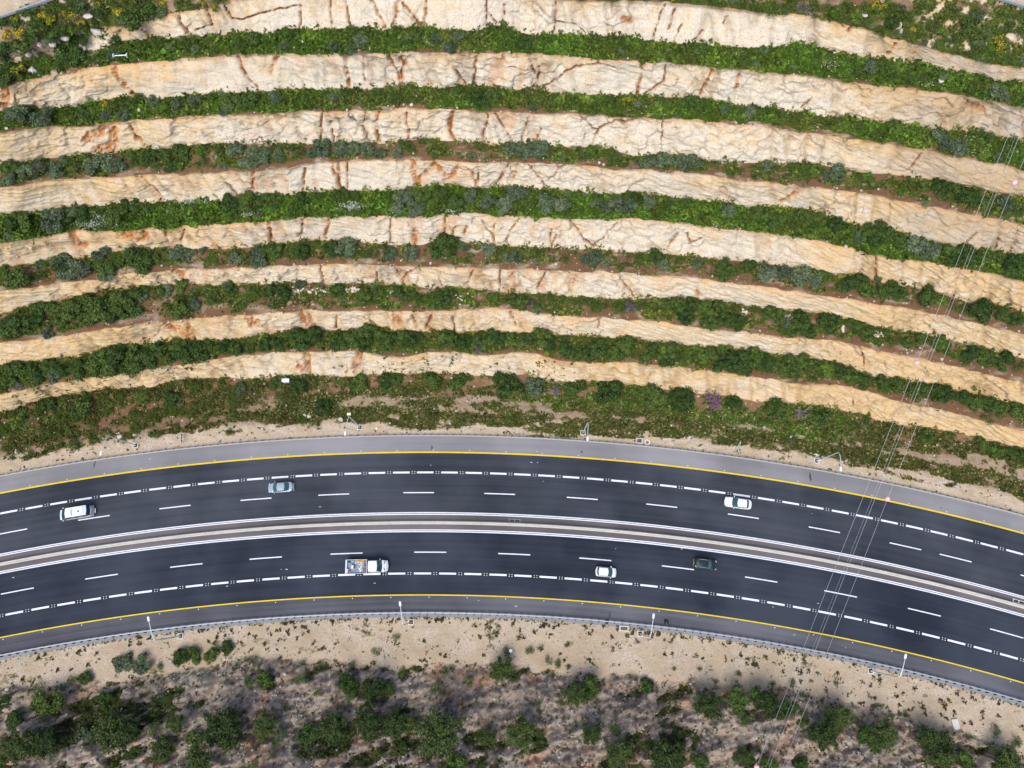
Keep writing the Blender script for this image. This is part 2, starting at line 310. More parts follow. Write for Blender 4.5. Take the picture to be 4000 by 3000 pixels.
# ------------------------------------------------------------------ photo data: terrace edges (4000 x 3000 px)
def C(s):
    a = np.array([[float(v) for v in p.split(',')] for p in s.split()]); return a[np.argsort(a[:, 0])]
EDGE = {
'c1': C('0,130 150,135 250,128 350,112 490,95 570,70 700,44 790,36 873,13 890,0 1000,-20 1300,-40 1700,-55 2050,-25 2270,0 2560,5 2600,6 2745,19 2810,28 2904,38 2980,51 3043,57 3090,50 3170,66 3233,82 3296,95 3391,114 3486,149 3581,171 3676,196 3771,222 3866,247 4000,266'),
't1': C('0,250 200,220 354,192 405,184 456,163 620,149 684,152 760,142 905,133 1063,127 1101,113 1266,115 1330,110 1400,104 1446,101 1509,120 1540,104 1680,103 1730,117 1857,123 1901,103 1965,100 2028,127 2091,136 2218,130 2287,136 2363,142 2458,146 2521,152 2604,165 2700,168 2809,177 2880,184 3068,184 3087,168 3182,170 3208,190 3296,206 3391,222 3455,228 3537,247 3581,240 3676,266 3771,285 3840,288 3885,313 4000,319'),
'c2': C('0,340 114,310 240,285 354,263 443,256 557,241 690,234 804,222 905,215 1076,209 1266,212 1380,210 1427,209 1604,203 1680,206 1838,209 1984,206 2060,206 2142,212 2250,225 2344,231 2440,237 2616,245 2695,253 2790,263 2885,272 2980,278 3075,288 3157,297 3271,310 3328,320 3423,335 3518,339 3613,354 3739,367 3834,386 3929,405 4000,421'),
't2': C('0,430 127,418 221,421 304,411 386,396 494,380 525,373 570,380 633,383 696,373 791,367 886,358 981,354 1038,358 1108,345 1266,348 1400,345 1445,348 1540,339 1591,332 1642,339 1743,342 1794,332 1901,335 1984,351 2091,345 2173,358 2250,367 2344,367 2408,373 2528,373 2604,380 2714,383 2752,377 2809,396 2904,411 3005,421 3081,437 3138,430 3182,446 3252,459 3309,456 3379,468 3455,478 3486,468 3550,487 3638,500 3714,510 3771,516 3834,510 3904,535 3949,541 4000,545'),
'c3': C('0,519 95,506 209,494 316,491 411,478 538,468 633,465 760,453 886,446 981,443 1203,434 1400,430 1566,424 1616,421 1743,427 1870,437 1933,434 2060,437 2218,443 2313,449 2408,456 2503,459 2616,465 2695,465 2790,475 2885,484 2980,487 3056,500 3138,519 3233,525 3315,541 3398,551 3473,557 3550,576 3644,592 3739,611 3834,627 3917,639 4000,665'),
't3': C('0,639 82,633 190,614 316,604 443,595 525,585 570,582 633,582 696,576 791,562 1013,560 1171,560 1400,557 1439,551 1490,560 1553,551 1642,541 1743,548 1819,551 1882,557 1933,566 2028,560 2091,554 2136,563 2186,570 2287,573 2325,563 2389,585 2471,604 2616,604 2695,608 2758,623 2834,636 2916,633 2999,630 3138,636 3233,646 3296,658 3391,674 3455,674 3550,690 3613,696 3676,703 3771,728 3834,737 3898,756 4000,770'),
'c4': C('0,734 127,715 253,703 380,693 506,687 633,680 760,677 886,671 1013,668 1108,658 1171,641 1266,633 1400,623 1490,623 1597,616 1743,627 1838,630 1933,636 2028,636 2186,642 2313,649 2408,661 2471,665 2534,660 2616,674 2695,671 2777,687 2821,696 2885,706 2980,712 3056,718 3138,728 3201,728 3296,744 3391,753 3455,769 3537,785 3613,807 3676,810 3739,829 3803,842 3866,851 3949,870 4000,880'),
't4': C('0,839 95,832 190,823 253,813 380,807 506,800 633,791 728,782 823,785 918,769 1013,763 1108,760 1266,747 1400,748 1490,747 1604,734 1699,720 1743,720 1870,734 1971,731 2060,737 2155,737 2218,747 2281,756 2376,756 2471,750 2566,760 2629,772 2663,772 2790,788 2853,797 2916,808 2980,804 3075,807 3138,816 3208,838 3296,863 3328,880 3423,889 3486,904 3550,927 3676,955 3739,968 3803,977 3929,990 4000,1003'),
'c5': C('0,949 95,936 190,917 253,904 316,896 380,903 443,901 538,895 582,889 665,892 740,879 823,879 918,873 1013,866 1139,854 1234,846 1400,847 1604,844 1680,847 1743,836 1870,834 1965,844 2060,847 2186,851 2281,857 2344,857 2439,852 2534,857 2629,865 2727,879 2822,895 2916,904 3011,908 3106,923 3233,946 3284,963 3328,968 3391,990 3436,996 3486,1006 3581,1018 3676,1028 3739,1044 3803,1056 3866,1066 3929,1082 4000,1101'),
't5': C('0,1044 63,1031 190,1022 316,1006 443,980 538,970 620,974 665,967 760,971 918,968 1013,958 1108,952 1184,938 1298,935 1400,940 1427,949 1522,955 1650,955 1711,935 1794,938 1901,955 2028,961 2155,968 2313,971 2408,980 2503,984 2629,993 2700,1000 2790,1009 2872,1015 2980,1028 3043,1034 3106,1044 3170,1056 3233,1069 3360,1079 3423,1098 3518,1117 3613,1123 3663,1145 3727,1161 3790,1180 3866,1180 3929,1193 4000,1215'),
'c6': C('0,1136 95,1126 190,1110 285,1101 380,1091 475,1072 538,1060 601,1063 665,1053 696,1046 760,1050 855,1050 949,1044 1044,1041 1139,1033 1400,1031 1458,1034 1553,1041 1680,1041 1806,1044 1933,1047 2028,1050 2123,1053 2250,1060 2344,1060 2439,1066 2534,1075 2629,1079 2695,1082 2790,1098 2885,1107 2980,1120 3043,1129 3138,1145 3201,1155 3265,1161 3328,1167 3391,1183 3486,1196 3581,1212 3676,1231 3739,1243 3803,1256 3866,1272 3929,1291 4000,1307'),
't6': C('0,1221 95,1199 190,1183 253,1167 316,1145 411,1129 494,1123 601,1112 696,1106 760,1106 823,1113 918,1110 1139,1103 1234,1100 1298,1107 1400,1104 1490,1107 1585,1113 1680,1123 1756,1119 1857,1129 1933,1132 1996,1145 2091,1145 2186,1151 2281,1161 2376,1164 2471,1167 2534,1163 2629,1167 2727,1172 2853,1180 2948,1196 3043,1205 3138,1212 3233,1227 3296,1243 3360,1252 3423,1275 3518,1288 3613,1307 3708,1326 3771,1341 3866,1357 3929,1381 4000,1398'),
'c7': C('0,1338 95,1329 190,1319 285,1303 348,1294 443,1281 538,1265 633,1259 715,1249 760,1243 855,1237 949,1230 1044,1224 1139,1217 1203,1210 1298,1215 1400,1215 1680,1215 1775,1211 1870,1202 1933,1199 1996,1205 2060,1218 2123,1224 2218,1234 2313,1237 2363,1236 2439,1249 2503,1249 2566,1256 2629,1265 2695,1272 2758,1284 2853,1291 2948,1300 3043,1313 3138,1322 3201,1329 3284,1331 3360,1351 3423,1367 3518,1383 3613,1405 3708,1424 3771,1443 3866,1462 3929,1481 4000,1493'),
't7': C('0,1427 95,1417 158,1408 240,1395 304,1390 380,1373 443,1357 538,1344 601,1338 696,1329 760,1325 823,1329 886,1330 949,1319 1013,1306 1139,1289 1234,1286 1298,1292 1400,1285 1490,1277 1553,1291 1648,1294 1743,1294 1806,1298 1870,1293 1933,1293 2028,1300 2123,1298 2218,1306 2313,1310 2408,1316 2471,1322 2534,1333 2629,1338 2695,1348 2853,1363 2948,1376 3043,1386 3138,1395 3233,1411 3296,1427 3391,1463 3486,1481 3581,1490 3676,1500 3739,1525 3834,1541 3898,1557 4000,1582'),
'c8': C('0,1541 127,1515 190,1500 253,1494 367,1470 443,1465 506,1456 601,1435 696,1427 791,1412 835,1400 918,1389 1013,1385 1108,1376 1203,1370 1400,1369 1458,1386 1553,1393 1680,1378 1775,1376 1870,1387 1933,1385 1996,1375 2091,1382 2155,1398 2218,1408 2313,1414 2408,1417 2471,1417 2534,1424 2629,1430 2758,1446 2853,1458 2948,1474 3043,1487 3138,1501 3201,1498 3265,1502 3328,1515 3391,1525 3455,1550 3550,1576 3613,1588 3676,1601 3739,1617 3803,1636 3866,1648 3929,1667 4000,1683'),
't8': C('0,1610 63,1598 127,1566 190,1558 253,1541 348,1528 506,1515 601,1513 665,1492 760,1481 886,1471 949,1479 1044,1474 1076,1467 1234,1465 1330,1470 1400,1468 1616,1456 1743,1458 1870,1465 1965,1468 2060,1460 2110,1482 2186,1490 2281,1486 2376,1493 2471,1503 2566,1515 2629,1522 2727,1534 2853,1547 2948,1567 3043,1575 3106,1576 3201,1585 3296,1601 3360,1617 3423,1639 3518,1661 3581,1667 3676,1676 3739,1686 3834,1713 3929,1735 4000,1750'),
'sv': C('0,2690 250,2680 470,2650 640,2640 860,2600 1000,2570 1300,2580 1450,2600 1750,2600 2000,2600 2250,2630 2500,2650 2700,2660 2900,2680 3100,2700 3300,2740 3500,2790 3700,2850 3850,2890 4000,2950'),
}
def edge(n, xs):
    a = EDGE[n]; y = np.interp(xs, a[:, 0], a[:, 1])
    lo = a[a[:, 0] < 700]; hi = a[a[:, 0] > 3300]
    sl = np.polyfit(lo[:, 0], lo[:, 1], 1)[0]; sh = np.polyfit(hi[:, 0], hi[:, 1], 1)[0]
    y = np.where(xs < 0, a[0, 1] + sl * xs, y); return np.where(xs > 4000, a[-1, 1] + sh * (xs - 4000), y)

# road circle
RC = np.array([-15.6, -371.0])
R_KERB, R_YN, R_WN, R_TN, R_DN, R_BAR, R_DS, R_TS, R_WS, R_YS, R_RN, R_RS = 396.95, 393.95, 390.28, 386.65, 382.96, 381.40, 379.94, 376.26, 372.65, 369.06, 366.35, 365.45
def arc(R, a): return RC[0] + R * np.sin(a), RC[1] + R * np.cos(a)
_aa = np.linspace(-.9, .9, 6001)
def circ_y(R, xs, z=0):
    X, Y = arc(R, _aa); px, py = proj(X, Y, z + 0 * X); ok = np.concatenate([[True], np.diff(px) > 0]) ; return np.interp(xs, px[ok], py[ok])
def ang_at(x, R, z=0):
    X, Y = arc(R, _aa); px, py = proj(X, Y, z + 0 * X); return float(np.interp(x, px, _aa))

# ------------------------------------------------------------------ north hillside
fine = np.arange(-260, 4261, 5.5)
xs = np.concatenate([[-1500, -1150, -900, -700, -560, -450, -370, -310], fine, [4310, 4370, 4450, 4560, 4700, 4900, 5150, 5500]])
NC = len(xs)
yk = circ_y(R_KERB + .35, xs)
keys = [('verge', yk)]
for k in range(8, 0, -1):
    keys.append(('t%d' % k, edge('t%d' % k, xs))); keys.append(('c%d' % k, edge('c%d' % k, xs)))
ys = [k[1] for k in keys]
jit = [0] + [(fbm(xs / 42.0, 0 * xs + 3.1 * i, 90 + i, 4) - .5) * (16 if i % 2 == 0 else 10) for i in range(1, len(ys))]
ys = [y + j for y, j in zip(ys, jit)]
for i in range(1, len(ys)): ys[i] = np.minimum(ys[i], ys[i - 1] - (14 if i % 2 == 0 else 22))
ytop = np.minimum(-300, ys[-1] - 150); ys.append(ytop)
def smooth(a, n):
    k = np.hanning(n); k /= k.sum(); return np.convolve(np.pad(a, (n // 2, n // 2), 'edge'), k, 'valid')[:len(a)]
zs = [np.full(NC, .04), np.full(NC, 2.2)]
for i in range(1, 17, 2):                                    # faces: toe ys[i], crest ys[i+1]
    zt = zs[i]
    X0, Y0 = unproj(xs, ys[i], zt); X1, Y1 = unproj(xs, ys[i + 1], zt)
    tanf = np.maximum(.15, Y0 / (H - zt)); Pl = Y1 - Y0
    hmax = 5.0 if i < 15 else 3.6
    h = np.clip(Pl / (tanf + .24), .6, hmax); hp = np.pad(h, 30, 'edge'); h = np.min([hp[q:q + NC] for q in range(61)], 0); h = smooth(h, 61)
    zs.append(zt + h)
    if i < 15: zs.append(zt + h + .25)
zs.append(zs[-1] + 7.0)
SEG_N = [75] + [40 if i % 2 == 0 else 19 for i in range(15)] + [60]
rows_y, rows_z, rows_seg, rows_t = [], [], [], []
for sgi, n in enumerate(SEG_N):
    tt = np.linspace(0, 1, n, endpoint=(sgi == len(SEG_N) - 1))
    for t in tt:
        rows_y.append(ys[sgi] * (1 - t) + ys[sgi + 1] * t)
        zt = t if sgi not in (len(SEG_N) - 1,) else min(1, t * 1.4)
        if sgi == 0: zt = t ** 1.5
        rows_z.append(zs[sgi] * (1 - zt) + zs[sgi + 1] * zt); rows_seg.append(sgi); rows_t.append(t)
GY = np.array(rows_y).T; GZ = np.array(rows_z).T; SEG = np.array(rows_seg); TT = np.array(rows_t)
NR = GY.shape[1]
GX = np.repeat(xs[:, None], NR, 1)
WX, WY = unproj(GX, GY, GZ)
isface = (SEG % 2 == 1)[None, :] & np.ones((NC, 1), bool); T2 = np.repeat(TT[None, :], NC, 0); S2 = np.repeat(SEG[None, :], NC, 0)

# cracks and earth seams seen in the rock: (origin of the crop, points in crop px, half width)
K = 1400 / 2212.0
ORG = {'A': (0, 0), 'B': (1300, 0), 'C': (2600, 0), 'D': (0, 800), 'E': (1300, 800), 'F': (2600, 800), 'G': (0, 2300), 'H': (1300, 2300), 'I': (2600, 2300)}
SEAMS = """A30 700,410 730,470 790,550 860,600;A10 1465,345 1490,430 1540,500 1600,560;A20 1720,340 1690,390 1660,450;A14 2150,340 2135,420 2150,540;A55 540,860 640,800 700,790 700,900 600,930;A20 790,770 840,850 900,920;A14 880,1090 930,1150 1010,1250;A16 1560,1085 1560,1190;A12 1880,1050 1870,1180;A14 2080,1000 2050,1030 2080,1100 2090,1160;A10 2140,1040 2140,1170;A5 1390,1140 1460,1210;A10 1990,690 1975,860;A6 2040,750 2060,880;A12 1110,70 1110,130 1160,200;A9 1270,60 1310,150 1200,190;A7 1380,20 1420,110 1500,120 1600,80 1850,30;A12 840,180 900,205 920,240;A10 1860,30 1850,180;A8 2040,0 2050,170;A6 2130,0 2160,160;A60 0,560 40,600 20,660;A30 400,430 480,440
B8 80,20 105,150;B16 240,0 270,80 310,165;B18 410,0 390,60 375,150;B14 430,20 500,100 530,150;B16 570,0 560,160;B8 950,0 945,160;B4 955,70 1020,150;B8 1060,30 1045,150;B5 1378,10 1378,140 1360,210;B4 1380,130 1500,150 1560,200;B5 2060,20 2000,160 1980,230;B45 1800,120 1840,125;B6 2160,150 2100,260;B18 90,345 75,430 100,540;B4 175,350 175,450 200,510;B20 345,350 400,450 420,530;B22 435,360 430,530;B9 740,420 820,520;B12 885,350 870,520;B10 1280,400 1265,470 1255,540;B4 1205,350 1250,460;B10 1265,540 1360,510 1420,450 1500,410 1640,390;B4 1640,390 1760,430;B16 1910,410 1900,480 1875,585;B8 2060,400 2040,500 1930,580;B4 1090,410 1220,430;B18 280,700 265,750 280,800 270,880;B12 455,690 470,850;B22 745,690 720,780 745,860;B10 930,700 960,720 920,870;B8 1000,700 1110,880;B8 1210,720 1165,880;B5 1280,800 1260,870;B8 1600,890 1640,810 1740,745 1800,770 1900,740;B4 1520,720 1630,820;B6 2040,740 2030,930;B6 100,710 180,790 230,870;B7 200,700 190,770;B30 490,980 500,1100 520,1160;B30 640,1000 580,1070 540,1130;B35 640,1020 700,1100;B35 780,1030 720,1090;B18 840,1040 900,1150;B6 900,1030 895,1120;B20 1080,1030 1020,1140;B14 1140,1020 1115,1120;B6 1210,1030 1310,1150;B8 1430,1030 1320,1130;B14 30,1000 40,1160;B10 90,990 90,1160
E12 350,90 350,240;E35 490,75 500,160 520,260;E10 690,70 690,180;E12 760,130 740,190;E12 820,140 810,180;E7 915,110 980,180 1000,230;E8 1000,120 990,200;E8 1150,90 1090,170 1060,230;E8 1470,110 1540,210 1610,260;E6 1760,120 1700,180 1610,260;E5 1350,150 1340,250;E8 2190,180 2205,250;E10 2130,190 2060,270;E5 1380,190 1350,260;E6 270,390 268,470;E20 375,395 420,470 430,490;E12 530,390 440,470;E8 535,400 520,490;E6 655,400 670,500;E8 870,400 810,500;E9 1320,410 1290,480 1260,540;E8 1500,430 1470,550;E6 1780,480 1850,570;E4 1030,420 1025,530;E50 400,670 400,770;E14 610,680 580,750 640,780;E10 490,680 520,760;E10 740,690 750,770;E8 20,690 20,760;E8 170,690 310,760;E50 160,900 140,1000;E9 1100,660 1130,740;E7 1660,690 1640,760
D18 1010,150 1040,240;D14 1140,150 1110,230;D14 1665,110 1665,230;D16 1870,90 1860,190;D20 2030,90 2010,200;D40 450,180 470,260 520,260;D55 750,180 850,180 900,190;D25 1060,410 1150,460;D10 1840,370 1835,470;D9 1975,380 2000,470;D45 1150,730 1200,820 1000,750;D30 1860,660 1880,740 1970,760;D25 1900,690 1930,720;D30 1890,920 1900,1030 1850,1000;D30 1540,700 1550,740 1600,720
C20 285,450 210,580;C20 450,480 430,560;C6 390,100 360,150;C8 240,190 180,240;C14 1420,270 1370,340;C18 1570,270 1540,340;C5 900,610 850,660;C8 1580,950 1490,1060;C14 1150,150 1130,200;C14 1060,130 1100,170;C16 1700,310 1720,330;C12 60,60 20,180;C40 1850,640 1950,700;C25 840,1170 720,1250
F6 130,180 160,240 220,210;F7 1300,320 1300,460;F8 1200,870 1230,1000;F6 1920,170 1850,240;F4 2060,210 2050,270;F8 1160,1170 1150,1230;F8 720,1030 700,1060;F25 200,500 190,560"""
stain = np.zeros((NC, NR)); crack = np.zeros((NC, NR))
wobx = (fbm(GX / 26, GY / 26, 40, 3) - .5) * 22; woby = (fbm(GX / 26, GY / 26, 44, 3) - .5) * 22
for ln in SEAMS.replace('\n', ';').split(';'):
    p = ln.split(); o = ORG[p[0][0]]; w = float(p[0][1:]) * K * .55 + 1.0
    pts = [(o[0] + float(q.split(',')[0]) * K, o[1] + float(q.split(',')[1]) * K) for q in p[1:]]
    x0 = min(q[0] for q in pts) - 40; x1 = max(q[0] for q in pts) + 40
    i0, i1 = np.searchsorted(xs, [x0, x1]); 
    if i1 <= i0: continue
    gx = GX[i0:i1] + wobx[i0:i1] * min(1, w / 9); gy = GY[i0:i1] + woby[i0:i1] * min(1, w / 9); dm = np.full(gx.shape, 1e9)
    for (ax, ay), (bx, by) in zip(pts[:-1], pts[1:]):
        L2 = (bx - ax) ** 2 + (by - ay) ** 2 + 1e-6
        t = np.clip(((gx - ax) * (bx - ax) + (gy - ay) * (by - ay)) / L2, 0, 1)
        dm = np.minimum(dm, np.hypot(gx - ax - t * (bx - ax), gy - ay - t * (by - ay)))
    stain[i0:i1] = np.maximum(stain[i0:i1], 1 - sstep(w * .55, w * 1.25, dm))
    crack[i0:i1] = np.maximum(crack[i0:i1], (1 - sstep(.8, 3.6, dm)) * (.85 if w < 9 else .5))
brk = fbm(GX / 11, GY / 17, 47, 3)
stain *= isface * (.30 + .70 * sstep(.34, .56, brk)); crack *= isface * (.35 + .65 * sstep(.36, .52, brk))

# relief
AL = WX; UP = GZ * 1.15                                       # coordinates on a rock face
loy = np.clip(1 - (S2 / 15.0), 0, 1)                           # 1 at the lowest face, 0 at the top one
midw = fbm(AL / 1.6, UP / 1.6 + S2 * 4.4, 7, 3); midw2 = fbm(AL / 1.9, UP / 1.4 + S2 * 6.4, 9, 3)
d1, d2, cid = worley(AL / 3.0 + .5 * midw, UP / 2.0 + 31.7 * S2 + .6 * midw2, 5)
e1, e2, cid2 = worley(AL / .85 + .3 * UP, UP / .65 + 11.3 * S2, 6)
joint = (1 - sstep(.02, .10, d2 - d1)); joint2 = (1 - sstep(.03, .14, e2 - e1))
lowf = fbm(AL / 9, UP / 7 + S2 * 5.1, 21, 4); midf = fbm(AL / 1.7, UP / 1.2 + S2 * 7.7, 25, 4)
bed = fbm(AL / 7 - UP / 3.2, (UP * 2.6 + AL * .9) / 1.0 + S2 * 3.3, 29, 4)   # inclined beds
rough = sstep(.35, .65, fbm(AL / 14, S2 * 9.3 + 0 * AL, 33, 3))
gul = np.clip(1 - np.abs(2 * fbm(AL / 2.7 + .10 * UP + S2 * 2.9, UP / 8 + S2 * 3.7, 37, 3) - 1) * 2.6, 0, 1) ** 1.5; rough2 = sstep(.40, .58, fbm(AL / 17, S2 * 5.3 + 0 * AL, 39, 3))
win = np.clip(np.minimum(T2 / .12, (1 - T2) / .10), .25, 1)
df = (lowf - .5) * 1.9 + (midf - .5) * .55 * (.3 + rough) + (bed - .5) * .75 * (.25 + .75 * loy) + (cid - .5) * 1.0 * rough - .50 * gul * rough2 + (cid2 - .5) * .16 * (.4 + rough)
df -= joint * .16 * rough + joint2 * .07 + stain * .45 + crack * .35
df *= win * isface
bn = (fbm(WX / 2.2, WY / 2.2, 51, 4) - .5) * .55 + (fbm(WX / .6, WY / .6, 55, 2) - .5) * .16
bn *= (~isface) * np.clip(np.minimum(T2 / .08, (1 - T2) / .08), 0, 1)
talus = (S2 % 2 == 0) & (S2 > 0) & (S2 < 16)
# normals from the grid
def gnorm(X, Y, Z):
    P = np.stack([X, Y, Z], -1); du = np.gradient(P, axis=0); dv = np.gradient(P, axis=1)
    n = np.cross(du, dv); n /= (np.linalg.norm(n, axis=-1, keepdims=True) + 1e-9); return n
NM = gnorm(WX, WY, GZ); NM *= np.sign(NM[..., 2:3] + 1e-9)
DX = WX + NM[..., 0] * df; DY = WY + NM[..., 1] * df; DZ = GZ + NM[..., 2] * df + bn
# masks
veg = np.zeros((NC, NR)); rock = isface.astype(float); sand = np.zeros((NC, NR)); lush = np.full((NC, NR), .5)
BV = {2: (.62, .35, .30), 4: (.66, .38, .24), 6: (.70, .55, .20), 8: (.95, .95, .10), 10: (.62, .45, .26), 12: (.75, .55, .26), 14: (.85, .9, .14)}   # bench: cover, lushness, bare outer share
na = fbm(GX / 230, S2 * 4.7 + GY / 300, 61, 4); nb = fbm(WX / 1.6, WY / 1.1, 65, 4)
BENCH_TAB = {14: (.92, .85, .12), 12: (.80, .75, .22), 10: (.62, .5, .30), 8: (.98, 1.0, .10), 6: (.72, .55, .26), 4: (.86, .75, .16), 2: (.95, .9, .14)}
BENCH_TAB = {2: (.80, .5, -.04), 4: (.84, .55, .0), 6: (.76, .42, .05), 8: (1.1, 1.0, -.2), 10: (.84, .5, .02), 12: (1.0, .78, -.07), 14: (1.1, .9, -.12)}
for sgi, (cv, lu, bare) in BENCH_TAB.items():
    m = S2 == sgi
    rt = sstep(3000, 3600, GX) * (sgi <= 6); v = cv * (1 - .25 * rt) * sstep(bare + .22 * rt, bare + .24 + .22 * rt, T2 + (na - .5) * .35 + (nb - .5) * .5)
    if sgi in (4, 6, 10): v = v * (.25 + .75 * sstep(.36, .54, fbm(GX / 55, GY / 30 + sgi, 68, 3)))
    veg = np.where(m, v, veg); lush = np.where(m, np.clip(lu + (na - .5) * .9, 0, 1), lush)
    sand = np.where(m, np.clip(.12 + (fbm(GX / 60, GY / 20, 70 + sgi, 3) - .62) * 2.2, 0, .7), sand)
# verge
m = S2 == 0
ang = np.arctan2(WX - RC[0], WY - RC[1]); RR = np.hypot(WX - RC[0], WY - RC[1]); dk = RR - R_KERB; sal = ang * 390
band = fbm(sal / 11, dk / 1.7, 81, 4); band2 = fbm(sal / 3.0, dk / 1.2, 85, 4)
right = sstep(3150, 3650, GX); left = 1 - sstep(700, 1300, GX)
wv = dk + (band - .5) * 4.5 + 1.2 * np.sin(sal / 23)
vv = np.interp(wv, [0, 1.3, 2.6, 4.6, 5.5, 6.5, 7.5, 10, 12, 17], [0, .05, .66, .72, .24, .30, .66, .36, .20, .34])
vv = vv + .16 * sstep(2100, 2500, GX) * (1 - sstep(3300, 3700, GX)) * sstep(2.5, 4, dk) + .07 * sstep(2.5, 4, dk)
vv = vv * (1 - left) + left * np.interp(wv, [0, 1.6, 3, 4, 4.6, 5.4, 9, 17], [0, .2, .66, .4, .35, .62, .5, .72]) + .10 * sstep(2, 4, dk) + 1.3 * (band2 - .5) * sstep(.8, 2.5, dk) - .08 * right
veg = np.where(m, np.clip(vv, 0, 1), veg); lush = np.where(m, np.clip(.12 + .55 * sstep(1700, 2400, GX) * (1 - right) * sstep(4, 7, dk) + .8 * (fbm(sal / 16, dk / 3, 88, 3) - .42) - .3 * right, 0, 1), lush)
sand = np.where(m, np.clip(1.0 - sstep(2.2, 4.0, dk) * .45 - sstep(5.5, 9, wv) * .4 + .3 * (band2 - .5) - .4 * left * sstep(3, 5, dk), 0, 1), sand)
stain = np.where(m, sstep(7.5, 10.5, wv) * (.25 + .9 * (band2 - .4)), stain)
# upper slope
m = S2 == 16
nt1 = fbm(GX / 90, GY / 60, 91, 4)
veg = np.where(m, np.clip(.55 + 1.6 * (nt1 - .42), 0, 1), veg); lush = np.where(m, .35 + .5 * (na - .4), lush); sand = np.where(m, np.clip(.25 + (nb - .5), 0, .8), sand)
left1 = (1 - sstep(280, 380, GX + (nb - .5) * 90)) * (S2 >= 15)         # upper left corner has no clean face
rock = np.where(S2 == 15, rock * (1 - left1), rock); veg = np.where((S2 == 15) & (GX < 380), np.clip(.45 + 1.4 * (nt1 - .42), 0, 1), veg); sand = np.where((S2 == 15) & (GX < 380), .55, sand)
rub = sstep(.56, .64, fbm(GX / 34, GY / 24, 95, 4)) * ((S2 >= 14) & ((GX < 420) | (GX > 3250)) & (GY > -20))
rub *= np.where(GX < 420, .7 * (1 - sstep(330, 420, GX)) * (fbm(GX / 80, GY / 50, 99, 3) > .5), sstep(3500, 3700, GX) * (GY < 200)); rock = np.maximum(rock, rub * .9); veg *= 1 - rub * .9
trk = ((GY < 78 - GX * 78 / 228.0 - 6) & (GX < 300)) | ((GY < (GX - 3872) * 41 / 128.0 - 4) & (GX > 3800)); trk &= S2 >= 14
veg = np.where(trk, 0, veg); sand = np.where(trk, 1.0, sand); rock = np.where(trk, 0, rock)
# rock tone: white in the middle of the upper faces, ochre at the sides and low down
tone = .10 + .30 * loy + .52 * np.maximum(.8 * (1 - sstep(500, 1250, GX)), sstep(2900, 3500, GX)) + .55 * (lowf - .5) + .35 * (1 - sstep(.0, .35, 1 - T2)) * .6
tone += .25 * gul * rough2; tone += .30 * sstep(2100, 2400, GX) * (S2 == 1) + .12 * (S2 == 3)
grey0 = .30 * sstep(3300, 3700, GX) * isface * (S2 > 8)
tone -= .25 * (1 - sstep(.25, .6, T2)) * (1 - loy)
crk = np.clip(crack + .35 * gul ** 2 * rough2 * isface + joint * .22 * rough * isface + joint2 * .13 * isface * (.3 + .7 * loy), 0, 1)
# plants hold on in the crest soil: brown fringe
rust = sstep(.60, .72, fbm(AL / 1.7, UP / 5.5 + S2 * 8.1, 71, 4)) * sstep(450, 800, GX) * (1 - sstep(2000, 2700, GX)) * (S2 >= 3) * (S2 <= 13) * isface * (.35 + .65 * sstep(.45, .6, fbm(AL / 9, S2 * 6.1 + 0 * AL, 73, 3)))
stain = np.maximum(stain, rust * .5)
fringe = isface * sstep(.88, 1.0, T2 + (nb - .5) * .16); stain = np.maximum(stain, fringe * .6)
m1 = np.stack([rock, np.clip(veg, 0, 1), np.clip(stain, 0, 1), crk], -1); m2 = np.stack([np.clip(tone, 0, 1), np.clip(sand, 0, 1), grey0, np.clip(lush, 0, 1)], -1)
# plateau beyond the picture
def add_rows(X, Y, Z, A, B, offs):
    for dy, dz in offs:
        X = np.concatenate([X, X[:, -1:]], 1); Y = np.concatenate([Y, Y[:, -1:] + dy], 1); Z = np.concatenate([Z, Z[:, -1:] + dz], 1)
        A = np.concatenate([A, np.broadcast_to(A[:, -1:].mean(0, keepdims=True), A[:, -1:].shape)], 1); B = np.concatenate([B, np.broadcast_to(B[:, -1:].mean(0, keepdims=True), B[:, -1:].shape)], 1)
    return X, Y, Z, A, B
def quads(nc, nr):
    i, j = np.meshgrid(np.arange(nc - 1), np.arange(nr - 1), indexing='ij'); a = (i * nr + j).ravel()
    return np.stack([a, a + nr, a + nr + 1, a + 1], 1)
PX, PY, PZ, A1, A2 = add_rows(DX, DY, DZ, m1, m2, [(12, .3), (40, 1), (120, 4), (260, 6)])
me = np_mesh('hillside', np.stack([PX, PY, PZ], -1).reshape(-1, 3), quads(NC, PX.shape[1]), M_TERR, True, {'m1': A1.reshape(-1, 4), 'm2': A2.reshape(-1, 4)})
tag(link('hillside', me), kind='structure')

# ------------------------------------------------------------------ south verge and slope
xs2 = np.concatenate([[-1600, -1200, -900, -700, -520, -400, -320], np.arange(-260, 4261, 7), [4320, 4400, 4520, 4700, 5000, 5500]])
N2 = len(xs2)
ya = circ_y(R_RS - .02, xs2); yb = np.maximum(edge('sv', xs2), ya + 60); yb = yb + (fbm(xs2 / 60, 0 * xs2, 140, 4) - .5) * 40
yc = np.maximum(np.full(N2, 3380.0), yb + 200)
r1 = np.linspace(0, 1, 70, endpoint=False); r2 = np.linspace(0, 1, 120)
SY = np.concatenate([ya[:, None] * (1 - r1) + yb[:, None] * r1, yb[:, None] * (1 - r2) + yc[:, None] * r2], 1)
tslope = np.maximum(0, (SY - yb[:, None])); SXp = np.repeat(xs2[:, None], SY.shape[1], 1)
SZ = .03 + tslope * .0125 + sstep(0, 1, np.concatenate([r1, np.ones(120)]))[None, :] * .25
SX, SYw = unproj(SXp, SY, SZ)
ds = (yb[:, None] - SY)                                        # > 0 on the verge
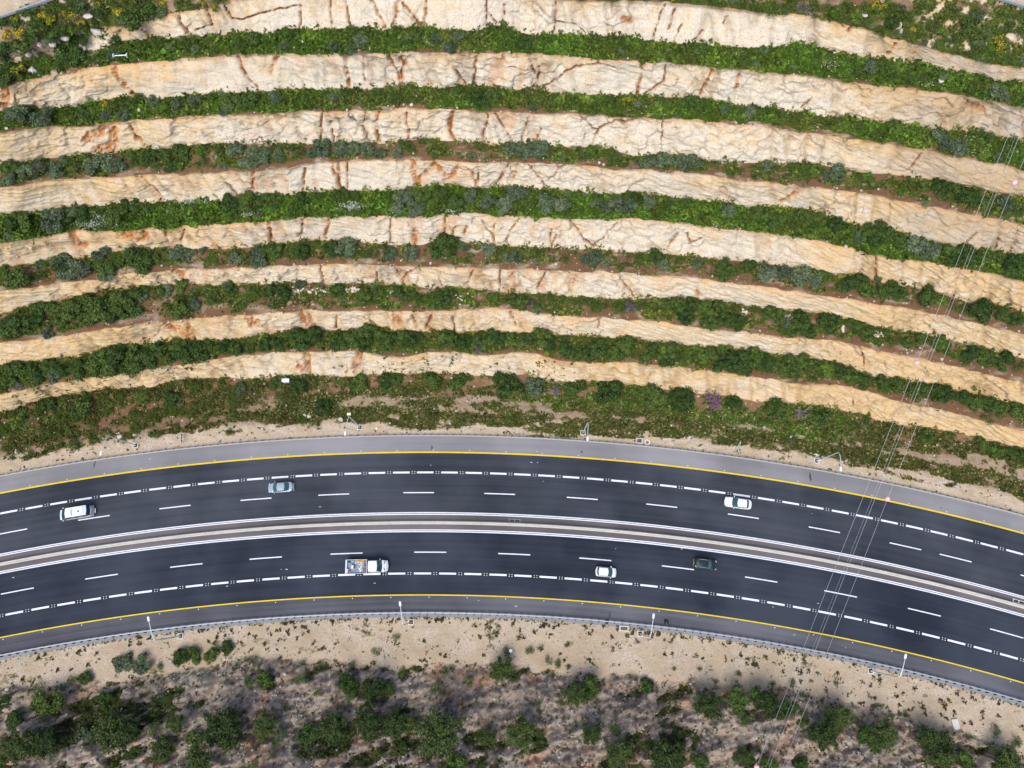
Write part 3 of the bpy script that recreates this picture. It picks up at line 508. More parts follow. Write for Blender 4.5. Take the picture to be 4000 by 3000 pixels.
slope = sstep(-6, 26, -ds + (fbm(SXp / 30, SY / 30, 142, 3) - .5) * 30)
# ledges striking up to the right, jagged
q = SYw * .92 - SX * .30
led = fbm(SX / 9 + q * .2, q / 2.2, 150, 5); rg = 1 - np.abs(2 * fbm(SX / 3.2 + q / 2.5, q / 1.3 - SX / 3.5, 155, 4) - 1)
w1, w2, wid = worley(SX / 1.9 + q * .25, q / 1.2, 157); v1, v2, vid = worley(SX / .8, q / .6, 158)
big = fbm(SX / 22, SYw / 10, 160, 4)
SD = slope * ((led - .5) * 2.6 + (rg - .5) * 1.5 + (wid - .5) * 1.2 + (vid - .5) * .6 + (big - .5) * 3.0) + (1 - slope) * ((fbm(SX / 2, SYw / 2, 165, 4) - .5) * .30 * np.clip((SY - ya[:, None]) / 20, 0, 1))
SZd = SZ + SD * np.clip((SY - ya[:, None]) / 12, 0, 1)
mask = .55 * led + .35 * rg + .25 * (wid - .5) + .55 * (big - .5)
bnd = fbm(SX / 19 + 3 * (big - .5), q / 3.4, 181, 4); mask = mask * .5 + bnd * .75 - .16
srock = slope * sstep(.30, .39, mask); sveg = slope * (1 - srock) * .75 + (1 - slope) * np.clip((fbm(SX / 5, SYw / 2.5, 170, 4) - .62) * 3, 0, .45)
ssand = np.clip((1 - slope) * (.95 + .3 * (fbm(SX / 7, SYw / 4, 172, 3) - .5)) + slope * .04, 0, 1)
scr = slope * np.clip((1 - sstep(.02, .13, w2 - w1)) * .6 + (1 - sstep(.03, .15, v2 - v1)) * .35, 0, 1)
b1 = np.stack([srock, sveg, .35 * slope * sstep(.6, .75, fbm(SX / 4, SYw / 3, 175, 3)), scr], -1)
b2 = np.stack([.25 + .2 * (big - .5), ssand, slope * (.75 + .5 * (fbm(SX / 8, SYw / 5, 176, 3) - .5)), np.full(SX.shape, .1)], -1)
QX, QY, QZ, B1, B2 = add_rows(SX, SYw, SZd, b1, b2, [(-10, 1), (-60, 4), (-200, 6)])
me = np_mesh('lower_slope', np.stack([QX, QY, QZ], -1).reshape(-1, 3), quads(N2, QX.shape[1])[:, ::-1], M_TERR, True, {'m1': B1.reshape(-1, 4), 'm2': np.clip(B2, 0, 1).reshape(-1, 4)})
tag(link('lower_slope', me), kind='structure')
MB().grid([[(-3000, -3000, -4), (3000, -3000, -4)], [(-3000, 3000, -4), (3000, 3000, -4)]]).build('ground', plain('dry_ground', (.2, .17, .1), .95))
tag(bpy.data.objects['ground'], kind='structure')

def lookup(x, y):
    """terrain point seen at photo pixel (x, y): ground height"""
    if y < circ_y(R_KERB + .5, np.array([x]))[0]:
        i = int(np.clip(np.searchsorted(xs, x), 1, NC - 1)); i = i if abs(xs[i] - x) < abs(xs[i - 1] - x) else i - 1
        j = int(np.argmin(np.abs(GY[i] - y))); return float(DZ[i, j])
    if y > circ_y(R_RS, np.array([x]))[0]:
        i = int(np.clip(np.searchsorted(xs2, x), 0, N2 - 1)); j = int(np.argmin(np.abs(SY[i] - y))); return float(SZd[i, j])
    return 0.0
def at(x, y, up=0.0):
    z = lookup(x, y); X, Y = unproj(x, y, z + up); return Vector((float(X), float(Y), z))

# ------------------------------------------------------------------ road, markings, verge strip
A0, A1r = -.62, .62
def ring_mesh(name, bands, z=0.0, na=420):
    """bands: list of (r0, r1, material index)"""
    V, Q, mi, uv = [], [], [], []
    aa = np.linspace(A0, A1r, na)
    for r0, r1, k in bands:
        n0 = len(V)
        for a in aa:
            for r in (r0, r1):
                x, y = arc(r, a); V.append((x, y, z)); uv.append((a * 380, r))
        for i in range(na - 1):
            Q.append((n0 + 2 * i + 1, n0 + 2 * i, n0 + 2 * i + 2, n0 + 2 * i + 3)); mi.append(k)
    return V, Q, mi, uv
V, Q, mi, uv = ring_mesh('road', [(R_RN - .15, R_YS - .02, 0), (R_YS - .02, R_DS + .3, 1), (R_DS + .3, R_DN - .3, 2), (R_DN - .3, R_YN + .02, 3), (R_YN + .02, R_KERB + .25, 4)])
me = bpy.data.meshes.new('road'); me.from_pydata(V, [], Q)
for m_ in (M_SH_S, M_ASPH_S, M_MED, M_ASPH_N, M_SH_N): me.materials.append(m_)
me.polygons.foreach_set('material_index', mi)
ul = me.uv_layers.new(name='track')
li = np.zeros(len(me.loops), np.int32); me.loops.foreach_get('vertex_index', li); ul.data.foreach_set('uv', np.array(uv, np.float32)[li].ravel())
tag(link('road', me), kind='structure')

def strips(name, items, mat, z=.006):
    V, Q = [], []
    for R, w, a0, a1 in items:
        n = max(1, int(abs(a1 - a0) * R / 1.2)); n0 = len(V)
        for i in range(n + 1):
            a = a0 + (a1 - a0) * i / n
            for r in (R - w / 2, R + w / 2):
                x, y = arc(r, a); V.append((x, y, z))
        Q += [(n0 + 2 * i + 1, n0 + 2 * i, n0 + 2 * i + 2, n0 + 2 * i + 3) for i in range(n)]
    return tag(link(name, np_mesh(name, np.array(V), np.array(Q), mat, False)), kind='structure')
wl = []
for R in (R_DN, R_DS):
    for s in (-1, 1): wl.append((R + s * .145, .19, A0, A1r))
stud = []
for R, s0, per in ((R_WN, -74.3, 4.371), (R_WS, -70.1, 4.381)):
    for k in range(-16, 68):
        s = s0 + per * k + rnd.uniform(-.06, .06); wl.append((R, .33, (s - 1.49) / R, (s + 1.49) / R))
        for u in (-.22, .24):
            for v in (-.16, .16): stud.append((R + v, .13, (s + per / 2 + u - .065) / R, (s + per / 2 + u + .065) / R))
TN = [70 * K, 580 * K, 1080 * K, 1580 * K, 2060 * K, 1300 + 530 * K, 1300 + 1030 * K, 1300 + 1540 * K, 1300 + 2030 * K, 2600 + 480 * K, 2600 + 980 * K, 2600 + 1480 * K, 2600 + 1790 * K, 2600 + 2290 * K, -250, -570, 4400]
TS = [107 * K, 627 * K, 1150 * K, 1640 * K, 1300 + 85 * K, 1300 + 602 * K, 1300 + 1120 * K, 1300 + 1620 * K, 1300 + 2130 * K, 2600 + 590 * K, 2600 + 1080 * K, 2600 + 1597 * K, 2600 + 2105 * K, -250, -570, 4260]
for R, lst, ln in ((R_TN, TN, 5.5), (R_TS, TS, 5.6)):
    for x in lst:
        a = ang_at(x, R); wl.append((R, .19, a - ln / 2 / R, a + ln / 2 / R))
strips('lane_markings', wl + stud, M_WHITE)
strips('yellow_edge_lines', [(R_YN, .27, A0, A1r), (R_YS, .2, A0, A1r)], M_YELLOW)
st2 = []
for R in (R_YN + .38, R_YS - .38):
    for k in range(-14, 18):
        a = (k * 6.6 + 1.3) / R; st2.append((R, .15, a - .075 / R, a + .075 / R))
strips('road_studs', st2, M_WHITE, .007)
# dark stains and skid marks on the asphalt
M_STAIN = plain('asphalt_stain', (.05, .048, .055), .8, var=.5, scale=4)
def blotch(x, y, w, h, seed, z=.009):
    c = at(x, y); r = random.Random(seed); n = 14; V = [(c.x, c.y, z)]
    for k in range(n):
        a = 2 * math.pi * k / n; q = r.uniform(.55, 1.05); V.append((c.x + w / 2 * q * math.cos(a), c.y + h / 2 * q * math.sin(a), z))
    return V, [(0, 1 + k, 1 + (k + 1) % n) for k in range(n)]
b = MB()
for i, (x, y, w, h) in enumerate([(1687, 1748, .35, 1.0), (368, 1818, .35, 1.1), (372, 1806, .3, .5), (3165, 1862, .55, 1.9), (2273, 1766, .45, .55), (2381, 2404, .5, 1.2), (2360, 2394, 1.9, .12), (2992, 1892, 1.0, .18), (2965, 1880, .6, .12), (1685, 1779, .35, .2), (1560, 1801, .3, .15), (3675, 1983, .3, .3), (900, 2100, .2, .15)]):
    b.add(*blotch(x, y, w, h, i))
tag(b.build('road_stains', M_STAIN), kind='structure')
# small bits of paint, patches and sealant on the lanes
b = MB()
for i, (x, y) in enumerate([(1098, 2224), (1120, 2224), (52, 2256), (2075, 1806), (2100, 1806), (2122, 1880), (3172, 2006), (1870, 2346), (1464, 2278), (2015, 2368), (3103, 2480), (3303, 2530), (2405, 2143), (2662, 2144), (1250, 1980), (887, 2290), (3960, 2050), (586, 1793), (2098, 1763), (1683, 1817), (3020, 2371), (3195, 2357)]):
    b.add(*blotch(x, y, rnd.uniform(.15, .6), rnd.uniform(.08, .2), 50 + i, .010))
tag(b.build('paint_flecks', plain('old_paint', (.38, .40, .44), .8)), kind='structure')
# concrete strip behind the near guard rail
V, Q, mi, uv = ring_mesh('verge_strip', [(R_RS - .06, R_RN - .02, 0)], .05)
n = len(V); V2 = V + [(x, y, -.3) for x, y, z in V]
me = bpy.data.meshes.new('concrete_verge_strip'); me.from_pydata(V2, [], Q + [(2 * i, 2 * i + 2, n + 2 * i + 2, n + 2 * i) for i in range(n // 2 - 1)] + [(2 * i + 3, 2 * i + 1, n + 2 * i + 1, n + 2 * i + 3) for i in range(n // 2 - 1)]); me.materials.append(M_CONC2)
tag(link('concrete_verge_strip', me), kind='structure')
# low concrete kerb on the hill side
V, Q, mi, uv = ring_mesh('kerb', [(R_KERB - .02, R_KERB + .34, 0)], .10)
n = len(V); V2 = V + [(x, y, -.3) for x, y, z in V]
me = bpy.data.meshes.new('kerb'); me.from_pydata(V2, [], Q + [(2 * i, 2 * i + 2, n + 2 * i + 2, n + 2 * i) for i in range(n // 2 - 1)] + [(2 * i + 3, 2 * i + 1, n + 2 * i + 1, n + 2 * i + 3) for i in range(n // 2 - 1)]); me.materials.append(plain('kerb_concrete', (.36, .34, .31), .9, var=.2))
tag(link('kerb', me), kind='structure')

# ------------------------------------------------------------------ median barrier with drain inlets
def sweep(R, a0, a1, prof, n):
    G = []
    for i in range(n + 1):
        a = a0 + (a1 - a0) * i / n; G.append([(*arc(R + dr, a), z) for dr, z in prof])
    return G
bar = thing('median_barrier', (*arc(R_BAR, 0), 0), 0, 'pale concrete median barrier running between the two carriageways', 'barrier')
prof = [(-.33, 0), (-.33, .09), (-.17, .32), (-.11, .81), (.11, .81), (.17, .32), (.33, .09), (.33, 0)]
aj = ang_at(79, R_BAR); da = 8.08 / R_BAR; ox, oy = arc(R_BAR, 0)
for k in range(-5, 29):
    a = aj + k * da; b = MB()
    G = sweep(R_BAR, a + .02 / R_BAR, a + da - .02 / R_BAR, prof, 6); G = [[(x - ox, y - oy, z) for x, y, z in row] for row in G]
    b.grid(G)
    for row in (G[0], G[-1]): b.add(row, [tuple(range(len(row)))])
    b.build('barrier_section', M_CONC, bar)
def drain_inlet(x, y, nslot, label):
    a = ang_at(x, R_BAR + .55); X, Y = arc(R_BAR + .62, a)
    t = thing('drain_inlet', (X, Y, 0), -a, label, 'drain', 'drain inlets along the median barrier')
    w = .95; L_ = nslot * w
    f = MB(); f.box((0, .24, .035), (L_ + .24, .10, .05)); f.box((0, -.24, .035), (L_ + .24, .10, .05))
    for k in range(nslot + 1): f.box((-L_ / 2 + k * w, 0, .035), (.16, .38, .049))
    f.build('concrete_frame', M_CONC3 if 'pale' in label else M_CONC2, t)
    for k in range(nslot): MB().box((-L_ / 2 + (k + .5) * w, 0, .012), (w - .16, .38, .012)).build('slot', M_DARK, t)
drain_inlet(2010, 2033, 2, 'pair of dark drain slots against the median barrier')
drain_inlet(3990, 2345, 3, 'pale framed drain slots by the barrier at the right edge')

# ------------------------------------------------------------------ guard rails
def guard_rail(label, R, side, zoff=0, mpost=None, spacing=1.333, phase=0.0, a0=-.27, a1=.345, blk=.34, mrail=None):
    ox, oy = arc(R, 0); t = thing('guard_rail', (ox, oy, 0), 0, label, 'guard rail')
    pr = [(-.03 * side, .47), (.05 * side, .50), (-.02 * side, .56), (.05 * side, .62), (-.02 * side, .70), (-.02 * side, .78), (.13 * side, .78), (.13 * side, .74)]
    G = sweep(R, a0 - .1, a1 + .1, pr, 260); b = MB(); b.grid([[(x - ox, y - oy, z) for x, y, z in row] for row in G])
    b.build('rail', mrail or M_GALV, t, smooth=False)
    pm = MB(); pm.box((0, 0, .34), (.10, .14, .70)); pm.box((0, side * -.12, .60), (blk, .10, .22)); me = pm.mesh('post', mpost or M_DARK)
    n = int((a1 - a0) * R / spacing); rest = MB(); k0 = (n - 100) // 2
    for k in range(n):
        a = a0 + (k * spacing + phase) / R; x, y = arc(R + side * .28, a)
        if k0 <= k < k0 + 100: link('post', me, t, (x - ox, y - oy, 0), -a)
        else: rest.box((x - ox, y - oy, .34), (.10, .14, .70), -a); rest.box((*(Vector(arc(R + side * .16, a)) - Vector((ox, oy))), .60), (blk, .10, .22), -a)
    tag(rest.build('posts', mpost or M_DARK, t), kind='stuff')
    return t
M_POSTN = plain('weathered_post', (.10, .085, .075), .8)
guard_rail('long steel guard rail along the foot of the terraced hillside', R_KERB - .10, 1, mpost=M_POSTN, blk=.30, mrail=plain('weathered_rail', (.33, .32, .30), .7, .1, var=.2))
guard_rail('long steel guard rail on a concrete strip beside the sandy verge', R_RN - .16, -1, mpost=M_DARK, blk=.40)
def track_rail(p0, p1, label, n):
    P = [at(p0[0] + (p1[0] - p0[0]) * i / n, p0[1] + (p1[1] - p0[1]) * i / n) for i in range(n + 1)]
    o = P[0].copy(); t = thing('guard_rail', o, 0, label, 'guard rail'); b = MB(); G = []
    for p in P:
        d = (P[-1] - P[0]).normalized(); nrm = Vector((-d.y, d.x, 0)); q = p - o
        G.append([q + nrm * .10 + Vector((0, 0, .45)), q + nrm * .12 + Vector((0, 0, .80)), q - nrm * .16 + Vector((0, 0, .80)), q - nrm * .14 + Vector((0, 0, .45))])
    b.grid(G); b.build('rail', M_GALV, t)
    pm = MB().box((0, 0, .36), (.12, .12, .8)).mesh('post', M_DARK)
    for p in P: link('post', pm, t, p - o)
track_rail((-60, 103), (262, -9), 'blue grey guard rail beside the dirt track, top left corner', 9)
track_rail((3840, -8), (4060, 60), 'blue grey guard rail beside the dirt track, top right corner', 7)

# ------------------------------------------------------------------ street lamps
def street_lamp(bx, by, hx, hy, label, group, bands=True, box=False):
    p = at(bx, by); z0 = p.z
    h = Vector((*[float(v) for v in unproj(hx, hy, z0 + 9.9)], 0)) - Vector((p.x, p.y, 0)); reach = h.length; d = h.normalized()
    t = thing('street_lamp', (p.x, p.y, z0), 0, label, 'street lamp', group)
    MB().tube([(0, 0, 0), (0, 0, 8.9)], [.13, .085], 10).build('pole', M_LAMP, t, smooth=True)
    P = [Vector((0, 0, 8.9)), Vector((0, 0, 9.15)) + d * .06, Vector((0, 0, 9.5)) + d * .3, Vector((0, 0, 9.72)) + d * .75, Vector((0, 0, 9.85)) + d * 1.3, Vector((0, 0, 9.92)) + d * (reach - .3)]
    MB().tube(P, [.085, .08, .075, .07, .065, .055], 8).build('arm', M_LAMP, t, smooth=True)
    hb = MB(); an = math.atan2(d.y, d.x); c = Vector((0, 0, 9.92)) + d * reach
    def R2(x, y, z): return c + Vector((x * math.cos(an) - y * math.sin(an), x * math.sin(an) + y * math.cos(an), z))
    o = [(-.38, .13), (-.36, -.13), (-.30, .19), (.20, .18), (.36, .11), (.36, -.11), (.20, -.18), (-.30, -.19)]
    o = [(-.38, -.17), (.15, -.19), (.38, -.12), (.38, .12), (.15, .19), (-.38, .17)]
    V = [R2(x, y, -.06) for x, y in o] + [R2(x, y, .02) for x, y in o] + [R2(x * .8, y * .65, .09) for x, y in o]; m = 6
    hb.add(V, [tuple(reversed(range(m))), tuple(2 * m + k for k in range(m))] + [(k, (k + 1) % m, m + (k + 1) % m, m + k) for k in range(m)] + [(m + k, m + (k + 1) % m, 2 * m + (k + 1) % m, 2 * m + k) for k in range(m)])
    hb.build('lamp_head', M_LHEAD, t)
    f = MB(); s = .40
    for x, y, w, l in ((0, s, .92, .12), (0, -s, .92, .12), (s, 0, .12, .68), (-s, 0, .12, .68)): f.box((x, y, .06), (w, l, .22))
    f.build('foundation_frame', M_CONC3, t); MB().box((0, 0, .01), (.68, .68, .08)).build('foundation_pit', M_DARK, t)
    if bands:
        for z in (.55, .95, 1.35, 1.75): MB().cyl((0, 0, z), .152, .17, 12).build('white_band', M_LHEAD, t)
    if box:
        MB().box((.05, .30, 9.55), (.62, .36, .30)).build('sensor_box', plain('cream_box', (.72, .68, .5), .6), t)
        MB().tube([(0, 0, 6.2), (-.9, .75, 6.5)], .03, 6).tube([(0, 0, 6.2), (-.5, -.5, 6.1)], .025, 6).build('bracket', M_LAMP, t)
GN, GS = 'street lamps at the foot of the hillside', 'street lamps beside the sandy verge'
street_lamp(531, 1741, 394, 1771, 'leftmost street lamp under the hillside, white bands at its foot', GN)
street_lamp(1406, 1670, 1348, 1693, 'street lamp under the hillside with a cream box at its top', GN, False, True)
street_lamp(2277, 1691, 2295, 1713, 'plain street lamp under the hillside just left of the round manhole', GN, False)
street_lamp(3190, 1801, 3284, 1832, 'rightmost street lamp under the hillside, white bands, next to broken concrete', GN)
street_lamp(706, 2485, 580, 2417, 'leftmost street lamp on the sandy verge, leaning over the dark shoulder', GS)
street_lamp(1606, 2430, 1563, 2358, 'street lamp on the sandy verge below and right of the loaded pickup', GS, False)
street_lamp(2500, 2475, 2553, 2406, 'street lamp on the sandy verge beside the rectangular drain grate', GS, False)
street_lamp(3400, 2620, 3537, 2563, 'rightmost street lamp on the sandy verge, white bands at its foot', GS)

# ------------------------------------------------------------------ roadside items
def grate(x, y, w, l, rz, label, mt):
    p = at(x, y); t = thing('drain_grate', (p.x, p.y, p.z + .03), rz, label, 'drain')
    f = MB()
    for cx, cy, a, b_ in ((0, l / 2, w + .24, .13), (0, -l / 2, w + .24, .13), (w / 2, 0, .13, l - .13), (-w / 2, 0, .13, l - .13)): f.box((cx, cy, .04), (a, b_, .18))
    f.build('concrete_frame', M_CONC3, t)
    g = MB(); n = int(w / .12)
    for k in range(n): g.box((-w / 2 + .1 + k * (w - .2) / (n - 1), 0, .07), (.05, l - .13, .05))
    g.build('grille', mt, t); MB().box((0, 0, -.02), (w - .13, l - .13, .08)).build('pit', M_DARK, t)
M_RUST = plain('rusty_grille', (.16, .11, .10), .8)
grate(2437, 2455, 1.35, .72, -.06, 'rectangular drain grate in a pale frame on the sandy verge', plain('grey_grille', (.16, .155, .15), .7))
grate(2497, 1722, 1.05, .85, -.10, 'rust brown drain grate half hidden in weeds beside the round manhole', M_RUST)
p = at(2528, 1728); t = thing('manhole', (p.x, p.y, p.z), 0, 'round manhole with a pale concrete ring beside the rust grate', 'manhole')
b = MB(); n = 28
G = [[(r * math.cos(2 * math.pi * k / n), r * math.sin(2 * math.pi * k / n), z) for r, z in ((.52, -.2), (.52, .14), (.31, .14), (.31, -.05))] for k in range(n + 1)]
b.grid(G); b.build('concrete_ring', M_CONC3, t); MB().cyl((0, 0, .05), .305, .08, 24).build('cover', plain('manhole_cover', (.17, .14, .13), .7), t)
# chevron board facing the traffic
p = at(717, 1716); t = thing('chevron_board', (p.x, p.y, p.z), math.radians(4), 'narrow black and white chevron board standing at the hillside verge', 'road sign')
b = MB(); b.box((0, 0, .95), (.05, 1.75, .62)); b.build('panel', M_LHEAD, t)
b = MB()
for s_, y0 in ((1, -.52), (1, .02), (1, .56)):
    for sg in (1, -1):
        b.add([(.027, y0 + .16, .95), (.027, y0 - .12, .95), (.027, y0 + .06, .95 + sg * .29), (.027, y0 + .34 if y0 < .5 else y0 + .28, .95 + sg * .29)], [(0, 1, 2, 3)])
b.build('chevrons', M_DARK, t)
b = MB(); b.box((-.05, .6, .4), (.06, .06, 1.1)); b.box((-.05, -.6, .4), (.06, .06, 1.1)); b.build('legs', M_GALV, t)
# white cabinet with a thin mast
p = at(1122, 1492); t = thing('utility_cabinet', (p.x, p.y, p.z), 0, 'white utility cabinet with a thin mast at the foot of the lowest rock face', 'cabinet')
b = MB(); b.box((0, 0, .55), (1.25, .5, 1.1)); b.box((0, .02, 1.13), (1.36, .62, .07)); b.build('housing', M_LHEAD, t, bevel=.015)
b = MB(); b.box((.31, -.258, .55), (.58, .02, .95)); b.box((-.31, -.258, .55), (.58, .02, .95)); b.build('door', M_PWHITE, t)
MB().tube([(.2, .34, 0), (.2, .34, 4.6)], [.05, .04], 8).build('mast', M_LAMP, t)
# survey marker, pipes, slabs, bags
p = at(1471, 1675); t = MB().box((0, 0, .12), (.42, .42, .3), .7, .9).build('marker_stone', M_LHEAD, None, loc=p, bevel=.02); tag(t, 'small white square marker stone right of the lamp with cream box', 'marker')
p = at(3733, 2834); b = MB(); b.box((0, 0, .12), (1.05, 2.0, .16), .14); b.box((.35, -1.35, .05), (.5, .8, .14), .5); t = b.build('concrete_slab', plain('old_slab', (.46, .46, .42), .9), None, loc=p); tag(t, 'pale concrete slab lying at the edge of the sandy verge, lower right', 'slab')
p = at(1995, 2541); b = MB(); b.cyl((0, 0, .3), .26, .75, 14, .22); b.cyl((0, 0, .70), .28, .06, 14); t = b.build('plastic_drum', M_LHEAD, None, loc=p, rz=0); tag(t, 'small white drum standing among dark shrubs below the sandy verge', 'drum')
p = at(2885, 1744); b = MB(); b.tube([(-.7, -.8, .15), (.25, .75, .55)], .06, 6).tube([(-.1, -.9, .1), (.3, .8, .6)], .05, 6).tube([(-.45, -.1, .35), (.25, -.05, .35)], .05, 6); t = b.build('broken_trestle', plain('weathered_wood', (.42, .42, .38), .9), None, loc=p); tag(t, 'broken grey wooden trestle lying by the guard rail above the white sedan', 'trestle')
def crumple(name, p, w, l, h, mat, label, cat, seed, rz=0):
    r = random.Random(seed); bm = bmesh.new(); bmesh.ops.create_icosphere(bm, subdivisions=2, radius=1)
    for v in bm.verts:
        k = r.uniform(.65, 1.12); v.co = Vector((v.co.x * w / 2 * k, v.co.y * l / 2 * k, max(-.1, v.co.z * k) * h))
    me = bpy.data.meshes.new(name); bm.to_mesh(me); bm.free(); me.materials.append(mat)
    return tag(link(name, me, None, p, rz), label, cat)
crumple('rubbish_bag', at(2604, 2431), .75, 1.25, .35, plain('black_plastic', (.018, .017, .02), .4), 'crumpled black bag on the near shoulder beside the guard rail', 'bag', 3, .5)
crumple('dark_rag', at(3986, 245), .75, .75, .25, plain('dark_cloth', (.02, .02, .045), .9), 'small dark rag on the pale slope near the top right corner', 'rag', 4)
crumple('torn_sheet', at(665, 1735), .55, .4, .2, plain('blue_plastic', (.28, .33, .5), .5), 'torn bluish plastic scrap between the banded lamp and the chevron board', 'litter', 5)
p = at(464, 367 * .62); b = MB(); b.tube([(-1.0, 0, .5), (1.0, .1, .55)], .09, 8).box((-1.0, 0, .45), (.12, .5, .5)).box((1.0, .1, .45), (.12, .5, .5)); t = b.build('white_pipe', M_LHEAD, None, loc=at(476, 227)); tag(t, 'short white pipe lying in grass on the first terrace, left side', 'pipe')

# boulders
def boulder(x, y, rpx, label, seed, mat=M_STONE, group='loose boulders'):
    p = at(x, y); rr = rpx / 21.0; r = random.Random(seed); bm = bmesh.new(); bmesh.ops.create_icosphere(bm, subdivisions=2, radius=1)
    cuts = [Vector((r.uniform(-1, 1), r.uniform(-1, 1), r.uniform(-.3, 1))).normalized() for _ in range(6)]
    sc = (r.uniform(.85, 1.25), r.uniform(.7, 1.0), r.uniform(.55, .8))
    for v in bm.verts:
        for c in cuts:
            d = v.co.dot(c) - .62
            if d > 0: v.co -= c * d
        v.co = Vector((v.co.x * sc[0], v.co.y * sc[1], v.co.z * sc[2])) * rr * 1.15
    me = bpy.data.meshes.new('boulder'); bm.to_mesh(me); bm.free(); me.materials.append(mat)
    return tag(link('boulder', me, None, p + Vector((0, 0, rr * .2)), r.uniform(0, 6)), label, 'boulder', group)
M_ROCKW = plain('white_rock', (.46, .42, .37), .9, var=.2, scale=2)
BL = [(1190, 1621, 7, 'small white boulder on the verge left of the lamp with cream box'), (1209, 1626, 10, 'larger white boulder on the verge left of the lamp with cream box'), (1330, 1638, 10, 'tan boulder at the foot of the lamp with cream box'),
 (66, 1764, 9, 'bluish white boulder on the far left verge under the hillside'), (467, 1705, 11, 'grey white boulder behind the arm of the leftmost banded lamp'), (525, 1698, 6, 'small grey boulder right of the leftmost banded lamp arm'),
 (2691, 1710, 7, 'white boulder by the guard rail right of the round manhole'), (2674, 1709, 4, 'tiny pale boulder touching a white one by the guard rail'), (3187, 1776, 11, 'broken grey concrete lump behind the rightmost banded hillside lamp'), (3170, 1770, 7, 'small grey lump next to the broken concrete at the rightmost hillside lamp'),
 (3090, 1704, 7, 'yellowish boulder in weeds above the rightmost hillside lamp'), (3080, 1735, 5, 'small yellowish boulder in weeds above the rightmost hillside lamp'), (1114, 158, 6, 'left of two white boulders in grass on the first terrace'), (1183, 165, 6, 'right of two white boulders in grass on the first terrace'),
 (545, 430, 6, 'white boulder at the cleft on the second terrace, left side'), (421, 511, 9, 'white boulder in the orange gully of the third rock face'), (3676, 318, 9, 'white boulder in grass on the first terrace, right side'), (3378, 60, 8, 'white boulder among green scrub on the top right slope'),
 (380, 126, 20, 'large white outcrop block beside a dark tree, top left'), (345, 62, 12, 'white block above the large outcrop, top left'), (323, 183, 15, 'white block between dark shrubs, top left slope'), (326, 229, 9, 'small white block below the dark tree, top left'), (127, 278, 15, 'pale outcrop block above the second rock face, left edge'), (76, 196, 14, 'left pale block in the rubble band, top left slope'), (112, 213, 11, 'lower pale block in the rubble band, top left slope'), (209, 171, 15, 'right pale block in the rubble band, top left slope'), (158, 178, 10, 'middle pale block in the rubble band, top left slope'), (255, 150, 13, 'upper pale block in the rubble band, top left slope'),
 (3505, 101, 13, 'pale block in scrub on the top right slope, upper one'), (3518, 124, 10, 'pale block in scrub on the top right slope, lower one'), (1112, 2633, 6, 'white stone on the dark slope below the leftmost verge lamp'), (28, 2694, 6, 'white stone at the left edge under the sandy verge'), (2035, 2571, 4, 'tiny white stone beside dark shrubs under the sandy verge'), (1470 + 5, 408, 1, None), (1606, 409, 6, 'white boulder on the second terrace left of centre'), (3382, 823, 12, 'white boulder in the small cave of the fourth rock face')]
for i, (x, y, r_, lb) in enumerate(BL):
    if lb: boulder(x, y, r_, lb, 300 + i, M_ROCKW if 'white' in lb else M_STONE)

